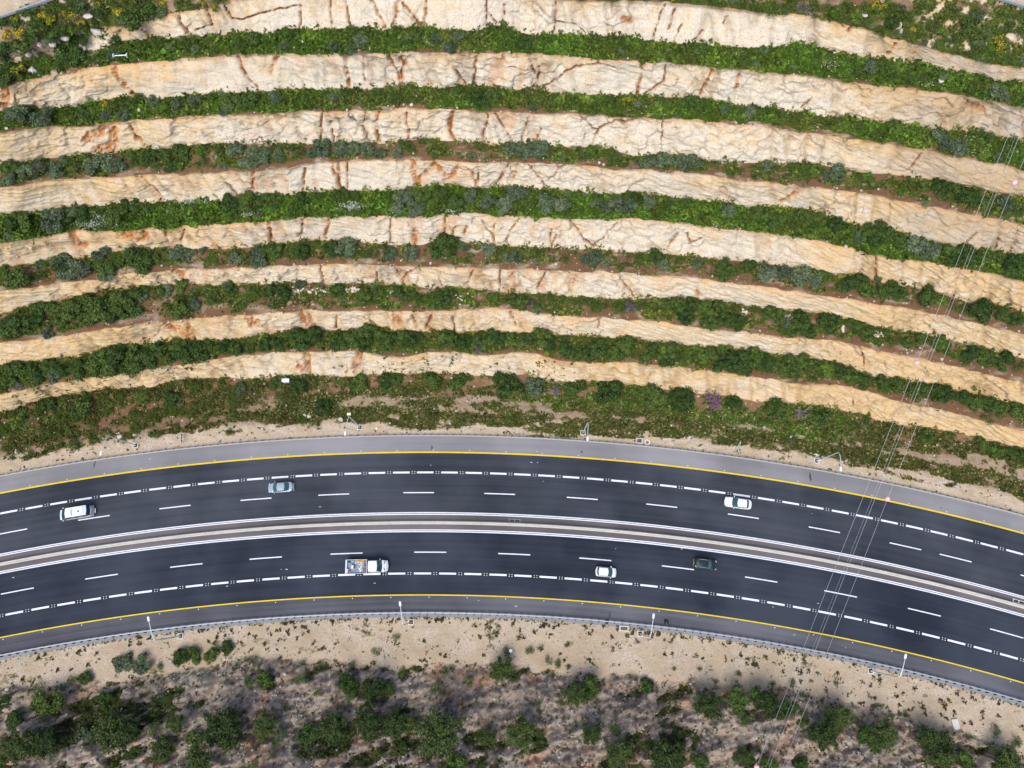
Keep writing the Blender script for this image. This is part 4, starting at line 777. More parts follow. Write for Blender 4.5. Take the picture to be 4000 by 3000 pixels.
# ------------------------------------------------------------------ vehicles
def car_shell(t, L, Wd, Hh, ztop, gh, mat, x0=0.0, pf=9, pr=12, belt=.95, wb=.445, wt=.365, pillars=(0.0,), zb=.22, rail=False, lamps=True, side_from=None, curve=.16):
    """ztop: [(x, z)] profile of bonnet / deck; gh: (rear base, roof rear, roof front, screen base)"""
    zx = [p[0] for p in ztop]; zz = [p[1] for p in ztop]
    b = MB(); G = []
    for u in np.linspace(-1, 1, 33):
        x = math.sin(math.pi / 2 * u) * .9995; p = pf if x > 0 else pr
        w = Wd / 2 * max(.02, (1 - abs(x) ** p)) ** .42; x *= L / 2
        zt = float(np.interp(x, zx, zz)); hgt = zt - zb; low = zb + .10 * (abs(u) > .93)
        half = [(0, low), (.9 * w, low), (w, zb + .18 * hgt), (w, zb + .62 * hgt), (.955 * w, zt - .07), (.84 * w, zt), (.45 * w, zt + .022), (0, zt + .03)]
        ring = [(x + x0, y, z) for y, z in half] + [(x + x0, -y, z) for y, z in reversed(half[1:-1])]
        G.append(ring + ring[:1])
    b.grid(G); b.add(G[0], [tuple(range(len(G[0]) - 1))]); b.add(G[-1], [tuple(range(len(G[-1]) - 1))])
    b.build('body', mat, t, smooth=True)
    r0, r1, f1, f0 = gh
    st = sorted(set([r0, r0 + .07 * (r1 - r0 > .3) + .01, (r0 + r1) / 2, r1 - .01, r1 + .1, f1 - .12, f1, (f0 + f1) / 2, f0 - .10, f0] + [v for p in pillars for v in (p - .055, p + .055)] + list(np.linspace(r1 + .3, f1 - .3, 4))))
    zrear = float(np.interp(r0, zx, zz)); zfront = float(np.interp(f0, zx, zz))
    def zr(x): return float(np.interp(x, [r0, r1, r1 + .25, (r1 + f1) / 2, f1 - .25, f1, f0], [zrear, Hh - .07, Hh - .015, Hh, Hh - .015, Hh - .06, zfront]))
    rows = []
    for x in st:
        z = zr(x); bl = min(belt, z); k = np.interp(x, [r0, r1, f1, f0], [.93, 1, 1, 1.04])
        yb = Wd * wb * k; yt = Wd * wt * np.interp(x, [r0, r1, f1, f0], [1.04, 1, 1, 1.16])
        s_ = min(1, max(0, (z - bl) / max(.05, Hh - bl))); ym = yb + (yt - yb) * s_
        def dx(y): return -(curve * (y / (Wd * .4)) ** 2) * (1 if x > (r1 + f1) / 2 else -.7) * (1 if (x >= f1 - .01 or x <= r1 + .01) else .4 if (x > f1 - .15 or x < r1 + .15) else 0)
        half = [(yb, bl - .03), (yb + (ym - yb) * .84, bl + .80 * (z - bl)), (ym, z - .035 * s_), (ym * .6, z - .006), (0, z)]
        pts = half + [(-y, zz_) for y, zz_ in reversed(half[:-1])]
        rows.append([(x + x0 + dx(y), y, zz_) for y, zz_ in pts])
    cls = {}
    for i in range(len(st) - 1):
        xm = (st[i] + st[i + 1]) / 2
        for j in range(8):
            jj = min(j, 7 - j)
            if jj == 0:
                zm = zr(xm) - belt; c = 'side'
                inwin = zm > .16 and (r0 + .18 < xm < f0 - .12) and not any(abs(xm - p) < .05 for p in pillars) and (side_from is None or xm > side_from)
                c = ('win', j, sum(xm > p for p in pillars)) if inwin else 'roof'
            elif jj == 1: c = 'roof'
            else:
                if xm > f1: c = 'cowl' if xm > f0 - .10 else 'windscreen'
                elif xm < r1: c = 'rear_window' if (r1 - r0 > .3 and xm > r0 + .05) or (r1 - r0 <= .3) else 'roof'
                else: c = 'roof'
            cls.setdefault(c, []).append((i, j))
    for c, lst in cls.items():
        b = MB()
        for i, j in lst: b.add([rows[i][j], rows[i + 1][j], rows[i + 1][j + 1], rows[i][j + 1]], [(0, 1, 2, 3)])
        if c == 'roof': b.build('roof', mat, t, smooth=True)
        elif c == 'cowl': b.build('cowl', M_DARK, t)
        elif isinstance(c, tuple): b.build('side_window', M_GLASS, t)
        else: b.build(c, M_GLASS, t, smooth=True)
    if rail:
        for s in (1, -1): MB().tube([(x0 + r1 + .1, s * Wd * wt * .98, Hh - .02), (x0 + r1 + .25, s * Wd * wt * .98, Hh + .05), (x0 + f1 - .35, s * Wd * wt * .98, Hh + .05), (x0 + f1 - .2, s * Wd * wt * .98, Hh - .02)], .035, 6).build('roof_rail', M_GALV if mat is M_PBLACK else mat, t)
    for s in (1, -1):
        b = MB(); b.box((x0 + f0 - .42, s * (Wd / 2 + .10), belt + .06), (.12, .26, .15), s * .25); b.build('side_mirror', mat, t, bevel=.02)
        if lamps:
            w = Wd / 2; b = MB(); G = []
            for q in np.linspace(0, 1, 5):
                x = x0 + L / 2 * (.895 + .075 * q) - .0; y = s * w * (.90 - .42 * q); z = float(np.interp(x - x0, zx, zz))
                G.append([(x - .14, y * .97, z + .014), (x + .03, y, z - .055)])
            b.grid(G); b.build('headlight', M_HLAMP, t)
            b = MB(); b.box((x0 - L / 2 * .965, s * w * .78, float(np.interp(-L / 2, zx, zz)) - .14), (.10, .24, .12), -s * .35); b.build('taillight', M_TLAMP, t)
def wheels(t, pts, r=.33, w=.22):
    ty = MB().cyl((0, 0, 0), r, w, 20, axis='Y').mesh('wheel', M_TYRE, True); ri = MB().cyl((0, 0, 0), r * .62, w + .02, 14, axis='Y').mesh('rim', M_RIM, True)
    for x, y in pts:
        o = link('wheel', ty, t, (x, y, r)); link('rim', ri, o)
def on_road(x, y, up, flip):
    """place at photo pixel: (location, heading along the curve); flip = driving left"""
    X, Y = [float(v) for v in unproj(x, y, up)]
    a = math.atan2(X - RC[0], Y - RC[1]); return (X, Y, .0), -a + (math.pi if flip else 0)

# white minibus
loc, rz = on_road(294.5, 2003.5, 1.0, True)
loc, rz = on_road(294.5, 2003.5, .95, True)
van = thing('minibus', loc, rz, 'white minibus with grey digits and a round vent on its roof, far left', 'minibus')
car_shell(van, 5.6, 2.0, 2.34, [(-2.8, 1.2), (1.7, 1.22), (2.25, 1.18), (2.6, 1.0), (2.8, .78)], (-2.74, -2.58, 1.12, 2.34), M_PWHITE, pf=7, pr=26, belt=1.22, wb=.475, wt=.42, pillars=(-1.3, .0, 1.0), curve=.12)
wheels(van, [(1.65, .88), (1.65, -.88), (-1.55, .88), (-1.55, -.88)], .36)
MB().box((-2.90, 0, .5), (.16, 1.9, .22)).build('rear_bumper', M_GALV, van, bevel=.03)
MB().box((-3.16, .05, .42), (.14, .85, .05)).box((-3.03, .05, .40), (.2, .1, .05)).build('tow_step', M_CONC3, van)
MB().cyl((-1.25, .03, 2.35), .16, .06, 16).build('roof_vent', plain('vent_blue_grey', (.10, .10, .22), .5), van)
b = MB()
for x, y, a_, b_ in ((-2.12, .0, .10, 1.1), (-1.65, .62, .95, .04), (-1.65, -.62, .95, .04)): b.box((x, y, 2.345), (a_, b_, .012))
b.build('roof_seams', plain('seam_grey', (.34, .36, .38), .5), van)
MB().box((-2.80, .3, .98), (.03, .5, .12)).build('number_plate', M_PLATE, van)
fc = bpy.data.curves.new('roof_number', 'FONT'); fc.body = '44501'; fc.size = .52; fc.align_x = 'CENTER'; fc.align_y = 'CENTER'; fc.extrude = .002
fo = bpy.data.objects.new('tmp_text', fc); COL.objects.link(fo)
dg = bpy.context.evaluated_depsgraph_get(); tm = bpy.data.meshes.new_from_object(fo.evaluated_get(dg)); bpy.data.objects.remove(fo)
tm.materials.clear(); tm.materials.append(plain('roof_digits', (.14, .16, .18), .6)); tm.name = 'roof_number'
o = link('roof_number', tm, van, (-.1, -.02, 2.352)); o.rotation_euler = (0, 0, -math.pi / 2)
# silver fastback
loc, rz = on_road(1096.5, 1904, .6, True)
c1 = thing('car', loc, rz, 'silver fastback car driving left on the upper carriageway', 'car')
car_shell(c1, 4.45, 1.80, 1.44, [(-2.22, .82), (-2.05, .98), (-1.7, 1.0), (.9, .98), (1.35, .93), (1.9, .80), (2.22, .62)], (-1.72, -.86, .52, 1.36), M_PSILV, pf=7, pr=10, belt=.95, pillars=(-.35,))
wheels(c1, [(1.35, .80), (1.35, -.80), (-1.32, .80), (-1.32, -.80)])
MB().box((-2.24, 0, .62), (.04, .52, .12)).build('number_plate', M_PLATE, c1); MB().box((-2.27, 0, .36), (.10, 1.45, .16)).build('rear_bumper', M_CONC3, c1, bevel=.03)
# white saloon
loc, rz = on_road(2882, 1965.5, .6, True)
c2 = thing('car', loc, rz, 'white saloon car driving left on the upper carriageway', 'car')
car_shell(c2, 4.80, 1.84, 1.46, [(-2.4, .80), (-2.25, 1.0), (-1.6, 1.03), (.95, 1.0), (1.35, .97), (2.0, .84), (2.4, .62)], (-1.92, -1.42, .28, 1.22), M_PWHITE, pf=8, pr=9, belt=.97, pillars=(-.5,))
wheels(c2, [(1.42, .82), (1.42, -.82), (-1.40, .82), (-1.40, -.82)])
MB().box((-2.42, 0, .66), (.04, .52, .12)).build('number_plate', M_PLATE, c2); MB().box((2.40, 0, .58), (.04, 1.1, .14)).build('grille', M_DARK, c2)
# white hatchback
loc, rz = on_road(2367, 2234.5, .7, False)
c3 = thing('car', loc, rz, 'small white hatchback driving right on the lower carriageway', 'car')
car_shell(c3, 3.62, 1.66, 1.50, [(-1.81, .85), (-1.7, 1.05), (.7, 1.0), (1.15, .97), (1.55, .86), (1.81, .62)], (-1.60, -1.33, .36, 1.22), M_PWHITE, pf=8, pr=14, belt=.97, wb=.455, wt=.385, pillars=(-.32,))
wheels(c3, [(1.12, .74), (1.12, -.74), (-1.15, .74), (-1.15, -.74)], .30, .19)
MB().box((-1.83, 0, .7), (.04, .52, .12)).build('number_plate', M_PLATE, c3)
# black estate / crossover with pale roof rails
loc, rz = on_road(2755.5, 2203.5, .7, False)
c4 = thing('car', loc, rz, 'black car with pale roof rails driving right near the median', 'car')
car_shell(c4, 3.98, 1.78, 1.58, [(-1.99, .85), (-1.85, 1.08), (.6, 1.05), (1.1, 1.02), (1.65, .88), (1.99, .64)], (-1.72, -1.34, .36, 1.06), M_PBLACK, pf=7, pr=12, belt=1.02, wb=.455, wt=.38, pillars=(-.35,), rail=True)
wheels(c4, [(1.22, .80), (1.22, -.80), (-1.22, .80), (-1.22, -.80)], .34)
MB().box((-2.02, 0, .42), (.08, 1.2, .12)).build('rear_bumper', M_CONC2, c4); MB().box((-2.0, 0, .78), (.04, .52, .12)).build('number_plate', M_PLATE, c4)
# dropside pickup truck and its load
loc, rz = on_road(1433.5, 2212.5, 1.0, False)
tk = thing('pickup_truck', loc, rz, 'white cab pickup truck with an open grey dropside bed full of gear', 'truck')
car_shell(tk, 3.46, 2.06, 2.30, [(-1.73, 1.25), (.6, 1.30), (.95, 1.27), (1.45, 1.08), (1.73, .82)], (-1.70, -1.58, .02, .80), M_PWHITE, x0=1.92, pf=5, pr=40, belt=1.28, wb=.465, wt=.415, pillars=(-.9,), curve=.10)
wheels(tk, [(2.45, .90), (2.45, -.90), (-1.65, .92), (-1.65, -.92)], .37, .26)
for s in (1, -1): MB().box((3.02, s * .52, 1.275), (.12, .50, .02), s * -.2).build('bonnet_vent', M_DARK, tk)
M_BED = plain('bed_grey', (.20, .25, .32), .6, var=.2, scale=2); M_SIDE = plain('bed_side_grey', (.50, .52, .60), .5, var=.08)
MB().box((-1.80, 0, .90), (3.70, 2.30, .10)).box((-1.6, 0, .62), (4.2, .9, .42)).build('bed_floor', M_BED, tk)
for s in (1, -1): MB().box((-1.80, s * 1.17, 1.12), (3.70, .06, .46)).build('side_board', M_SIDE, tk)
MB().box((.03, 0, 1.25), (.08, 2.38, .75)).build('headboard', M_SIDE, tk)
MB().box((-3.53, 0, 1.16), (.26, 2.38, .48)).build('tailboard', M_SIDE, tk)
MB().box((-3.70, 0, .58), (.1, 2.2, .14)).build('rear_bumper', M_SIDE, tk)
def tp(px, py, z=.95):
    x = (px - 125) * .00377 - 3.65; y = -(py - 515) * .00377
    v = Vector((x, y, 0)); v.rotate(Matrix.Rotation(rz, 3, 'Z')); return Vector((loc[0] + v.x, loc[1] + v.y, z))
crumple('netting_heap', tp(800, 268), 1.85, .36, .32, plain('orange_net', (.75, .30, .02), .8, var=.4, scale=9), 'heap of orange netting along the far side of the pickup bed', 'netting', 8, rz)
crumple('netting_heap', tp(680, 300), .6, .3, .25, plain('amber_net', (.70, .42, .04), .8, var=.4, scale=9), 'small amber tail of netting beside the orange heap in the pickup', 'netting', 9, rz)
M_TUB = plain('dark_tube', (.02, .015, .025), .6); M_RING = plain('tube_rim', (.45, .36, .42), .6); M_WBOX = plain('white_plastic', (.55, .57, .56), .5, var=.06)
tm_ = None
for px, py in [(1078, 252), (1080, 322), (1018, 340), (1066, 392), (985, 395), (980, 465), (1035, 480), (1078, 480), (1020, 530), (1072, 550), (955, 580), (1012, 600), (1070, 605), (950, 645), (1020, 665), (1070, 660), (965, 712), (1020, 765), (1075, 765)]:
    if tm_ is None: tm_ = (MB().cyl((0, 0, .3), .125, .6, 12).mesh('tube', M_RING), MB().cyl((0, 0, .602), .098, .01, 12).mesh('bore', M_TUB))
    o = link('upright_tube', tm_[0], None, tp(px, py), rz); tag(o, 'dark bored tube standing among many like it behind the pickup cab', 'tube', 'upright tubes behind the pickup cab'); link('bore', tm_[1], o)
def plate(px, py, w, l, holes, a, lab):
    t = thing('holed_block', tp(px, py), rz + a, lab, 'block'); MB().box((0, 0, .2), (w, l, .4)).build('block', M_WBOX, t, bevel=.02)
    for k in range(holes): MB().cyl((-w / 2 + w * (k + .5) / holes, 0, .403), .10, .012, 14).build('hole', M_DARK, t)
plate(840, 370, .88, .36, 3, .02, 'white block with three dark holes in the pickup bed')
plate(868, 478, .60, .33, 2, .06, 'white block with two dark holes in the pickup bed')
for i, (px, py, w, l, a, lab) in enumerate([(755, 610, .22, .42, .6, 'white carton leaning left in the pile in the pickup bed'), (820, 570, .20, .38, -.2, 'white carton topmost in the pile in the pickup bed'), (862, 580, .15, .18, .3, 'smallest white carton in the pile in the pickup bed'), (815, 700, .27, .38, -.05, 'white carton nearest the near side of the pickup bed'), (885, 672, .15, .22, .2, 'white carton touching the dark tubes in the pickup'), (968, 525, .2, .22, 0, 'white carton set between the dark tubes in the pickup')]):
    t = thing('carton', tp(px, py), rz + a, lab, 'carton', 'white cartons in the pickup bed'); MB().box((0, 0, .17), (w, l, .34)).build('box', M_WBOX, t, bevel=.01); MB().box((0, 0, .345), (w * .96, .03, .008)).build('tape', M_CONC3, t)
t = thing('machine', tp(480, 530), rz - .12, 'white machine with a dark end standing in the pickup bed', 'machine'); MB().box((-.1, 0, .28), (.38, .56, .56)).build('housing', M_WBOX, t, bevel=.02); MB().box((.20, 0, .26), (.20, .50, .5)).build('motor', M_DARK, t, bevel=.03); MB().box((.33, 0, .15), (.05, .56, .3)).build('frame', M_SIDE, t)
t = thing('white_case', tp(225, 692), rz, 'tall white case at the tail corner of the pickup bed', 'case'); MB().box((0, 0, .3), (.25, .6, .6)).build('shell', M_WBOX, t, bevel=.02); MB().tube([(0, -.12, .6), (0, -.1, .66), (0, .1, .66), (0, .12, .6)], .015, 6).build('handle', M_DARK, t)
M_TEAL = plain('teal_tarp', (.10, .20, .24), .7, var=.5, scale=6)
crumple('tarpaulin', tp(285, 290), .5, .5, .4, plain('dark_teal', (.03, .07, .10), .7), 'dark teal tarpaulin bundle at the far tail corner of the pickup', 'tarpaulin', 12, rz)
crumple('tarpaulin', tp(450, 285), .65, .38, .4, plain('pale_teal', (.30, .46, .48), .7, var=.3, scale=6), 'pale teal tarpaulin bundle beside the orange netting in the pickup', 'tarpaulin', 13, rz)
crumple('tarpaulin', tp(420, 380), .8, .3, .3, M_TEAL, 'long teal grey bundle behind the white machine in the pickup', 'tarpaulin', 14, rz + .5)
crumple('red_bundle', tp(340, 690), .32, .36, .35, plain('dull_red', (.25, .06, .09), .8, var=.4, scale=8), 'dull red bundle beside the tall white case in the pickup', 'bundle', 15, rz)
t = thing('small_crate', tp(600, 352), rz, 'small white crate with a green rim in the pickup bed', 'crate'); MB().box((0, 0, .12), (.25, .22, .24)).build('box', M_WBOX, t); MB().box((0, -.09, .245), (.25, .04, .02)).build('rim', plain('green_rim', (.12, .4, .28), .6), t)
b = MB(); P = [tp(x, y, 1.0) for x, y in ((390, 715), (480, 700), (560, 675), (640, 650), (700, 600))]; b.tube([p - P[0] for p in P], .03, 6); tag(b.build('hose', M_DARK, None, loc=P[0]), 'dark hose trailing from the red bundle across the pickup bed', 'hose')
t = thing('metal_frame', tp(330, 410), rz, 'low grey metal frame by the tail of the pickup bed', 'frame'); f = MB()
f.tube([(-.22, .2, .3), (.3, .26, .3), (.32, -.14, .3), (-.22, -.2, .3), (-.22, .2, .3)], .025, 6); f.build('hoop', M_GALV, t)
f = MB(); [f.tube([(x, y, 0), (x, y, .3)], .02, 6) for x, y in ((-.22, .2), (.3, .26), (.32, -.14), (-.22, -.2))]; f.build('legs', M_GALV, t)

# ------------------------------------------------------------------ overhead cables and marker balls
WA = [(2820, 3330), (2961, 2993), (3135, 2547), (3283, 2158), (3404, 1867), (3492, 1642), (3549, 1483), (3616, 1316), (3685, 1154), (3739, 1034), (3821, 819), (3856, 734), (3935, 538), (4030, 310)]
WB = [(2868, 3330), (3008, 2999), (3189, 2538), (3341, 2133), (3448, 1873), (3537, 1646), (3594, 1503), (3663, 1325), (3727, 1167), (3790, 1009), (3860, 844), (3894, 741), (3992, 506), (4080, 300)]
WC = [(2918, 3330), (3062, 2996), (3239, 2538), (3372, 2184), (3473, 1937), (3549, 1747), (3587, 1646), (3638, 1509), (3708, 1338), (3765, 1192), (3840, 996), (3917, 819), (3936, 772), (4035, 545), (4130, 330)]
WD = [(2855, 3330), (2996, 2996), (3175, 2545), (3326, 2138), (3434, 1880), (3522, 1652), (3580, 1505), (3649, 1328), (3714, 1168), (3772, 1022), (3846, 840), (3880, 750), (3974, 520), (4062, 300)]
def wz(y): return float(np.interp(y, [250, 700, 1400, 2000, 3000, 3400], [62, 49, 33, 28, 30, 33]))
def wire(pts, r, label):
    ys_ = np.array([p[1] for p in pts]); xs_ = np.array([p[0] for p in pts]); cf = np.polyfit(ys_, xs_, 3)
    P = []
    for y in np.linspace(3330, 310, 40):
        z = wz(y); X, Y = unproj(np.polyval(cf, y), y, z); P.append(Vector((float(X), float(Y), z)))
    # keep the cable an even sagging curve in space
    Pa = np.array(P); s = Pa[:, 1]; fx = np.polyfit(s, Pa[:, 0], 2); fz = np.polyfit(s, Pa[:, 2], 2)
    P = [Vector((float(np.polyval(fx, v)), float(v), float(np.polyval(fz, v)))) for v in s]
    o = MB().tube(P, r, 6).build('overhead_cable', M_WIRE, None, smooth=True); tag(o, label, 'cable', 'overhead cables'); return cf, fx, fz
wa = wire(WA, .019, 'leftmost of the overhead cables crossing the road on the right')
wb_ = wire(WB, .019, 'middle thick overhead cable crossing the road on the right')
wc = wire(WC, .019, 'rightmost of the overhead cables crossing the road on the right')
wire(WD, .011, 'thinnest overhead cable, just left of the middle one')
def ball(x, y, w, label):
    z = wz(y)
    for _ in range(6):
        X, Y = unproj(x, y, z); z = float(np.polyval(w[2], float(Y)))
    X, Y = unproj(x, y, z); X = float(np.polyval(w[1], float(Y)))
    t = thing('marker_ball', (X, float(Y), z), 0, label, 'marker ball', 'cable marker balls')
    bm = bmesh.new(); bmesh.ops.create_uvsphere(bm, u_segments=20, v_segments=12, radius=.33); me = bpy.data.meshes.new('sphere'); bm.to_mesh(me); bm.free()
    for p in me.polygons: p.use_smooth = True
    me.materials.append(M_BALL); link('sphere', me, t); MB().tube([(0, -.42, 0), (0, .42, 0)], .06, 8).build('clamp', M_WIRE, t)
ball(3467, 1948, wc, 'pink marker ball over the yellow line, on the rightmost cable')
ball(3580, 1416, wa, 'red pink marker ball over the lower terraces, on the leftmost cable')
ball(3957, 713, wc, 'pale pink marker ball over the upper rock faces at the right')
ball(2957, 2997, wa, 'pink marker ball cut by the bottom edge of the photo')

# ------------------------------------------------------------------ plants
def leaf_quads(P, Nn, size, aspect, col, jit=.6, r=rng):
    """P positions, Nn outward directions -> quads facing roughly outward; col (n,3)"""
    n = len(P); d = Nn + r.normal(0, jit, (n, 3)); d /= np.linalg.norm(d, axis=1, keepdims=True)
    a = np.cross(d, r.normal(0, 1, (n, 3))); a /= np.linalg.norm(a, axis=1, keepdims=True) + 1e-9; b = np.cross(d, a)
    sa = (size * aspect)[:, None]; sb = size[:, None]
    bend = d * (sb * .35)
    V = np.stack([P - a * sa * .5 - b * sb * .5 - bend * .5, P + a * sa * .5 - b * sb * .35, P + a * sa * .4 + b * sb * .5 - bend * .5, P - a * sa * .5 + b * sb * .4], 1).reshape(-1, 3)
    Q = np.arange(4 * n).reshape(-1, 4); return V, Q, np.repeat(np.c_[col, np.ones(n)], 4, 0)
ICO = None
def ico_np():
    global ICO
    if ICO is None:
        bm = bmesh.new(); bmesh.ops.create_icosphere(bm, subdivisions=1, radius=1)
        ICO = (np.array([v.co[:] for v in bm.verts]), np.array([[v.index for v in f.verts] for f in bm.faces])); bm.free()
    return ICO
KCOL = {'D': (.019, .049, .009), 'G': (.075, .105, .070), 'B': (.045, .105, .010), 'Y': (.045, .080, .015), 'P': (.15, .13, .165)}
def shrub_data(kind, seed, nleaf=1000):
    r = np.random.default_rng(seed); base = np.array(KCOL[kind]); nl = {'D': 11, 'G': 9, 'B': 8, 'Y': 10, 'P': 8}[kind]
    an = r.uniform(0, 2 * np.pi, nl); rad = np.sqrt(r.uniform(0, 1, nl)) * .66
    ex = r.uniform(.8, 1.2); c = np.stack([np.cos(an) * rad * ex, np.sin(an) * rad / ex, r.uniform(.18, .55, nl) + (1 - rad) * .28], 1); lr = r.uniform(.24, .44, nl)
    lc = r.uniform(.72, 1.3, nl)
    k = r.choice(nl, nleaf, p=lr ** 2 / (lr ** 2).sum()); d = r.normal(0, 1, (nleaf, 3)); d[:, 2] = np.abs(d[:, 2]) * 1.1 - .25; d /= np.linalg.norm(d, axis=1, keepdims=True)
    P = c[k] + d * (lr[k] * r.uniform(.72, 1.12, nleaf))[:, None]; ok = P[:, 2] > .03; P, d, k = P[ok], d[ok], k[ok]; n = len(P)
    sz = r.uniform(.07, .15, n); asp = np.full(n, .75)
    if kind == 'G': sz = r.uniform(.12, .24, n); asp = np.full(n, .32); d = d * .6 + np.array([0, 0, .1])
    if kind == 'P': keep = r.uniform(0, 1, n) < .6; P, d, k, sz, asp = P[keep], d[keep], k[keep], sz[keep] * 1.3, asp[keep] * .3; n = len(P)
    col = base * (lc[k] * r.uniform(.45, 1.75, n))[:, None]
    col = col * (1 + r.normal(0, .10, (n, 3)))
    if kind == 'Y':
        fl = (r.uniform(0, 1, nl) < .55)[k] & (r.uniform(0, 1, n) < .75) & (P[:, 2] > .3); col[fl] = np.array([.52, .36, .012]) * r.uniform(.7, 1.25, (fl.sum(), 1))
    V, Q, Cc = leaf_quads(P, d, sz, asp, np.clip(col, 0, 1), .55, r)
    iv, iq = ico_np(); VV, QQ, CC = [V], [Q], [Cc]
    Vt, Ft, Ct = [], [], []
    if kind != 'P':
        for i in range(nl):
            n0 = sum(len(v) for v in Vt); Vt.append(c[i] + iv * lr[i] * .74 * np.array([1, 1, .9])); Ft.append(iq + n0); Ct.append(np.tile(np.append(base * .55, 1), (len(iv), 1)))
    # stems
    st = MB()
    for i in range(nl): st.tube([(c[i][0] * .12, c[i][1] * .12, -.12), (c[i][0] * .6, c[i][1] * .6, c[i][2] * .6), tuple(c[i] + np.array([0, 0, lr[i] * (.9 if kind == 'P' else .3)]))], [.035, .022, .008], 4)
    n0 = sum(len(v) for v in Vt); sv = np.array([tuple(v) for v in st.v]); tri = []
    for f in st.f:
        for q in range(1, len(f) - 1): tri.append((f[0], f[q], f[q + 1]))
    Vt.append(sv); Ft.append(np.array(tri) + n0); Ct.append(np.tile([.11, .10, .085, 1], (len(sv), 1)))
    Vt = np.concatenate(Vt); Ft = np.concatenate(Ft); Ct = np.concatenate(Ct)
    Ft4 = np.c_[Ft, Ft[:, 2:]]                                   # keep one polygon size: triangles handled below
    return V, Q, Cc, Vt, Ft, Ct
def mixed_mesh(name, V, Q, Cq, Vt, Ft, Ct, mat):
    """quads + triangles in one mesh"""
    me = bpy.data.meshes.new(name); nv = len(V)
    A = np.concatenate([V, Vt]); C_ = np.concatenate([Cq, Ct]); F3 = Ft + nv
    me.vertices.add(len(A)); me.vertices.foreach_set('co', A.astype(np.float32).ravel())
    li = np.concatenate([Q.ravel(), F3.ravel()]).astype(np.int32); me.loops.add(len(li)); me.loops.foreach_set('vertex_index', li)
    ls = np.concatenate([np.arange(len(Q)) * 4, len(Q) * 4 + np.arange(len(F3)) * 3]).astype(np.int32)
    me.polygons.add(len(ls)); me.polygons.foreach_set('loop_start', ls)
    try: me.polygons.foreach_set('loop_total', np.concatenate([np.full(len(Q), 4), np.full(len(F3), 3)]).astype(np.int32))
    except Exception: pass
    me.update(calc_edges=True); at_ = me.attributes.new('col', 'FLOAT_COLOR', 'POINT'); at_.data.foreach_set('color', C_.astype(np.float32).ravel())
    me.materials.append(mat); me.validate(); return me
PROTO = {}
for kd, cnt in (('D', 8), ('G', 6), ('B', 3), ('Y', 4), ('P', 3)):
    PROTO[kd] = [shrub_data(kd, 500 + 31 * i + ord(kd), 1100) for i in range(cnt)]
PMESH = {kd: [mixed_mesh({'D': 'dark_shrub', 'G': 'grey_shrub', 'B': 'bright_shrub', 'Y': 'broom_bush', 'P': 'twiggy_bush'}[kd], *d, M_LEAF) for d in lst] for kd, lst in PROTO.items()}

# pines: trunk with limbs (bare pale limbs show from above) and a needle crown
def pine_meshes(seed):
    r = np.random.default_rng(seed); tr = MB(); hgt = 1.55
    tr.tube([(0, 0, -.2), (.02, .01, hgt * .5), (0, 0, hgt * .95)], [.075, .05, .02], 7); tips = []
    nb_ = 15; limbs = MB()
    for i in range(nb_):
        z0 = hgt * (.30 + .62 * i / nb_); a = i * 2.4 + r.uniform(-.3, .3); ln = (.95 - .45 * (i / nb_) ** 1.5) * r.uniform(.8, 1.1)
        p0 = np.array([0, 0, z0]); d = np.array([math.cos(a), math.sin(a), .22]); p1 = p0 + d * ln * .5; p2 = p0 + d * ln + np.array([0, 0, .12 * ln])
        up = np.array([0, 0, .07 if i > 7 else 0]); (limbs if i > 5 else tr).tube([p0, p1 + up, p2 + up], [.020, .012, .004], 5)
        for q in np.linspace(.22, 1.0, 6):
            b_ = p0 + (p2 - p0) * q
            for _ in range(2): tips.append(b_ + r.normal(0, .10, 3) * np.array([1, 1, .5]) + np.array([0, 0, -.02]))
    tips = np.array(tips); m = len(tips); lr = r.uniform(.14, .25, m); lc = r.uniform(.7, 1.3, m); nleaf = 5200
    k = r.choice(m, nleaf); d = r.normal(0, 1, (nleaf, 3)); d[:, 2] += .3; d /= np.linalg.norm(d, axis=1, keepdims=True)
    P = tips[k] + d * (lr[k] * r.uniform(.4, 1.15, nleaf))[:, None]
    col = np.array([.016, .036, .011]) * (lc[k] * r.uniform(.6, 1.5, nleaf))[:, None]
    V, Q, Cc = leaf_quads(P, d, r.uniform(.06, .13, nleaf), np.full(nleaf, .5), np.clip(col, 0, 1), .7, r)
    crown = np_mesh('crown', V, Q, M_LEAF, False, {'col': Cc})
    return tr.mesh('trunk', M_BARK, True), limbs.mesh('limbs', M_BRANCH, True), crown
PINES = [pine_meshes(900 + i) for i in range(5)]

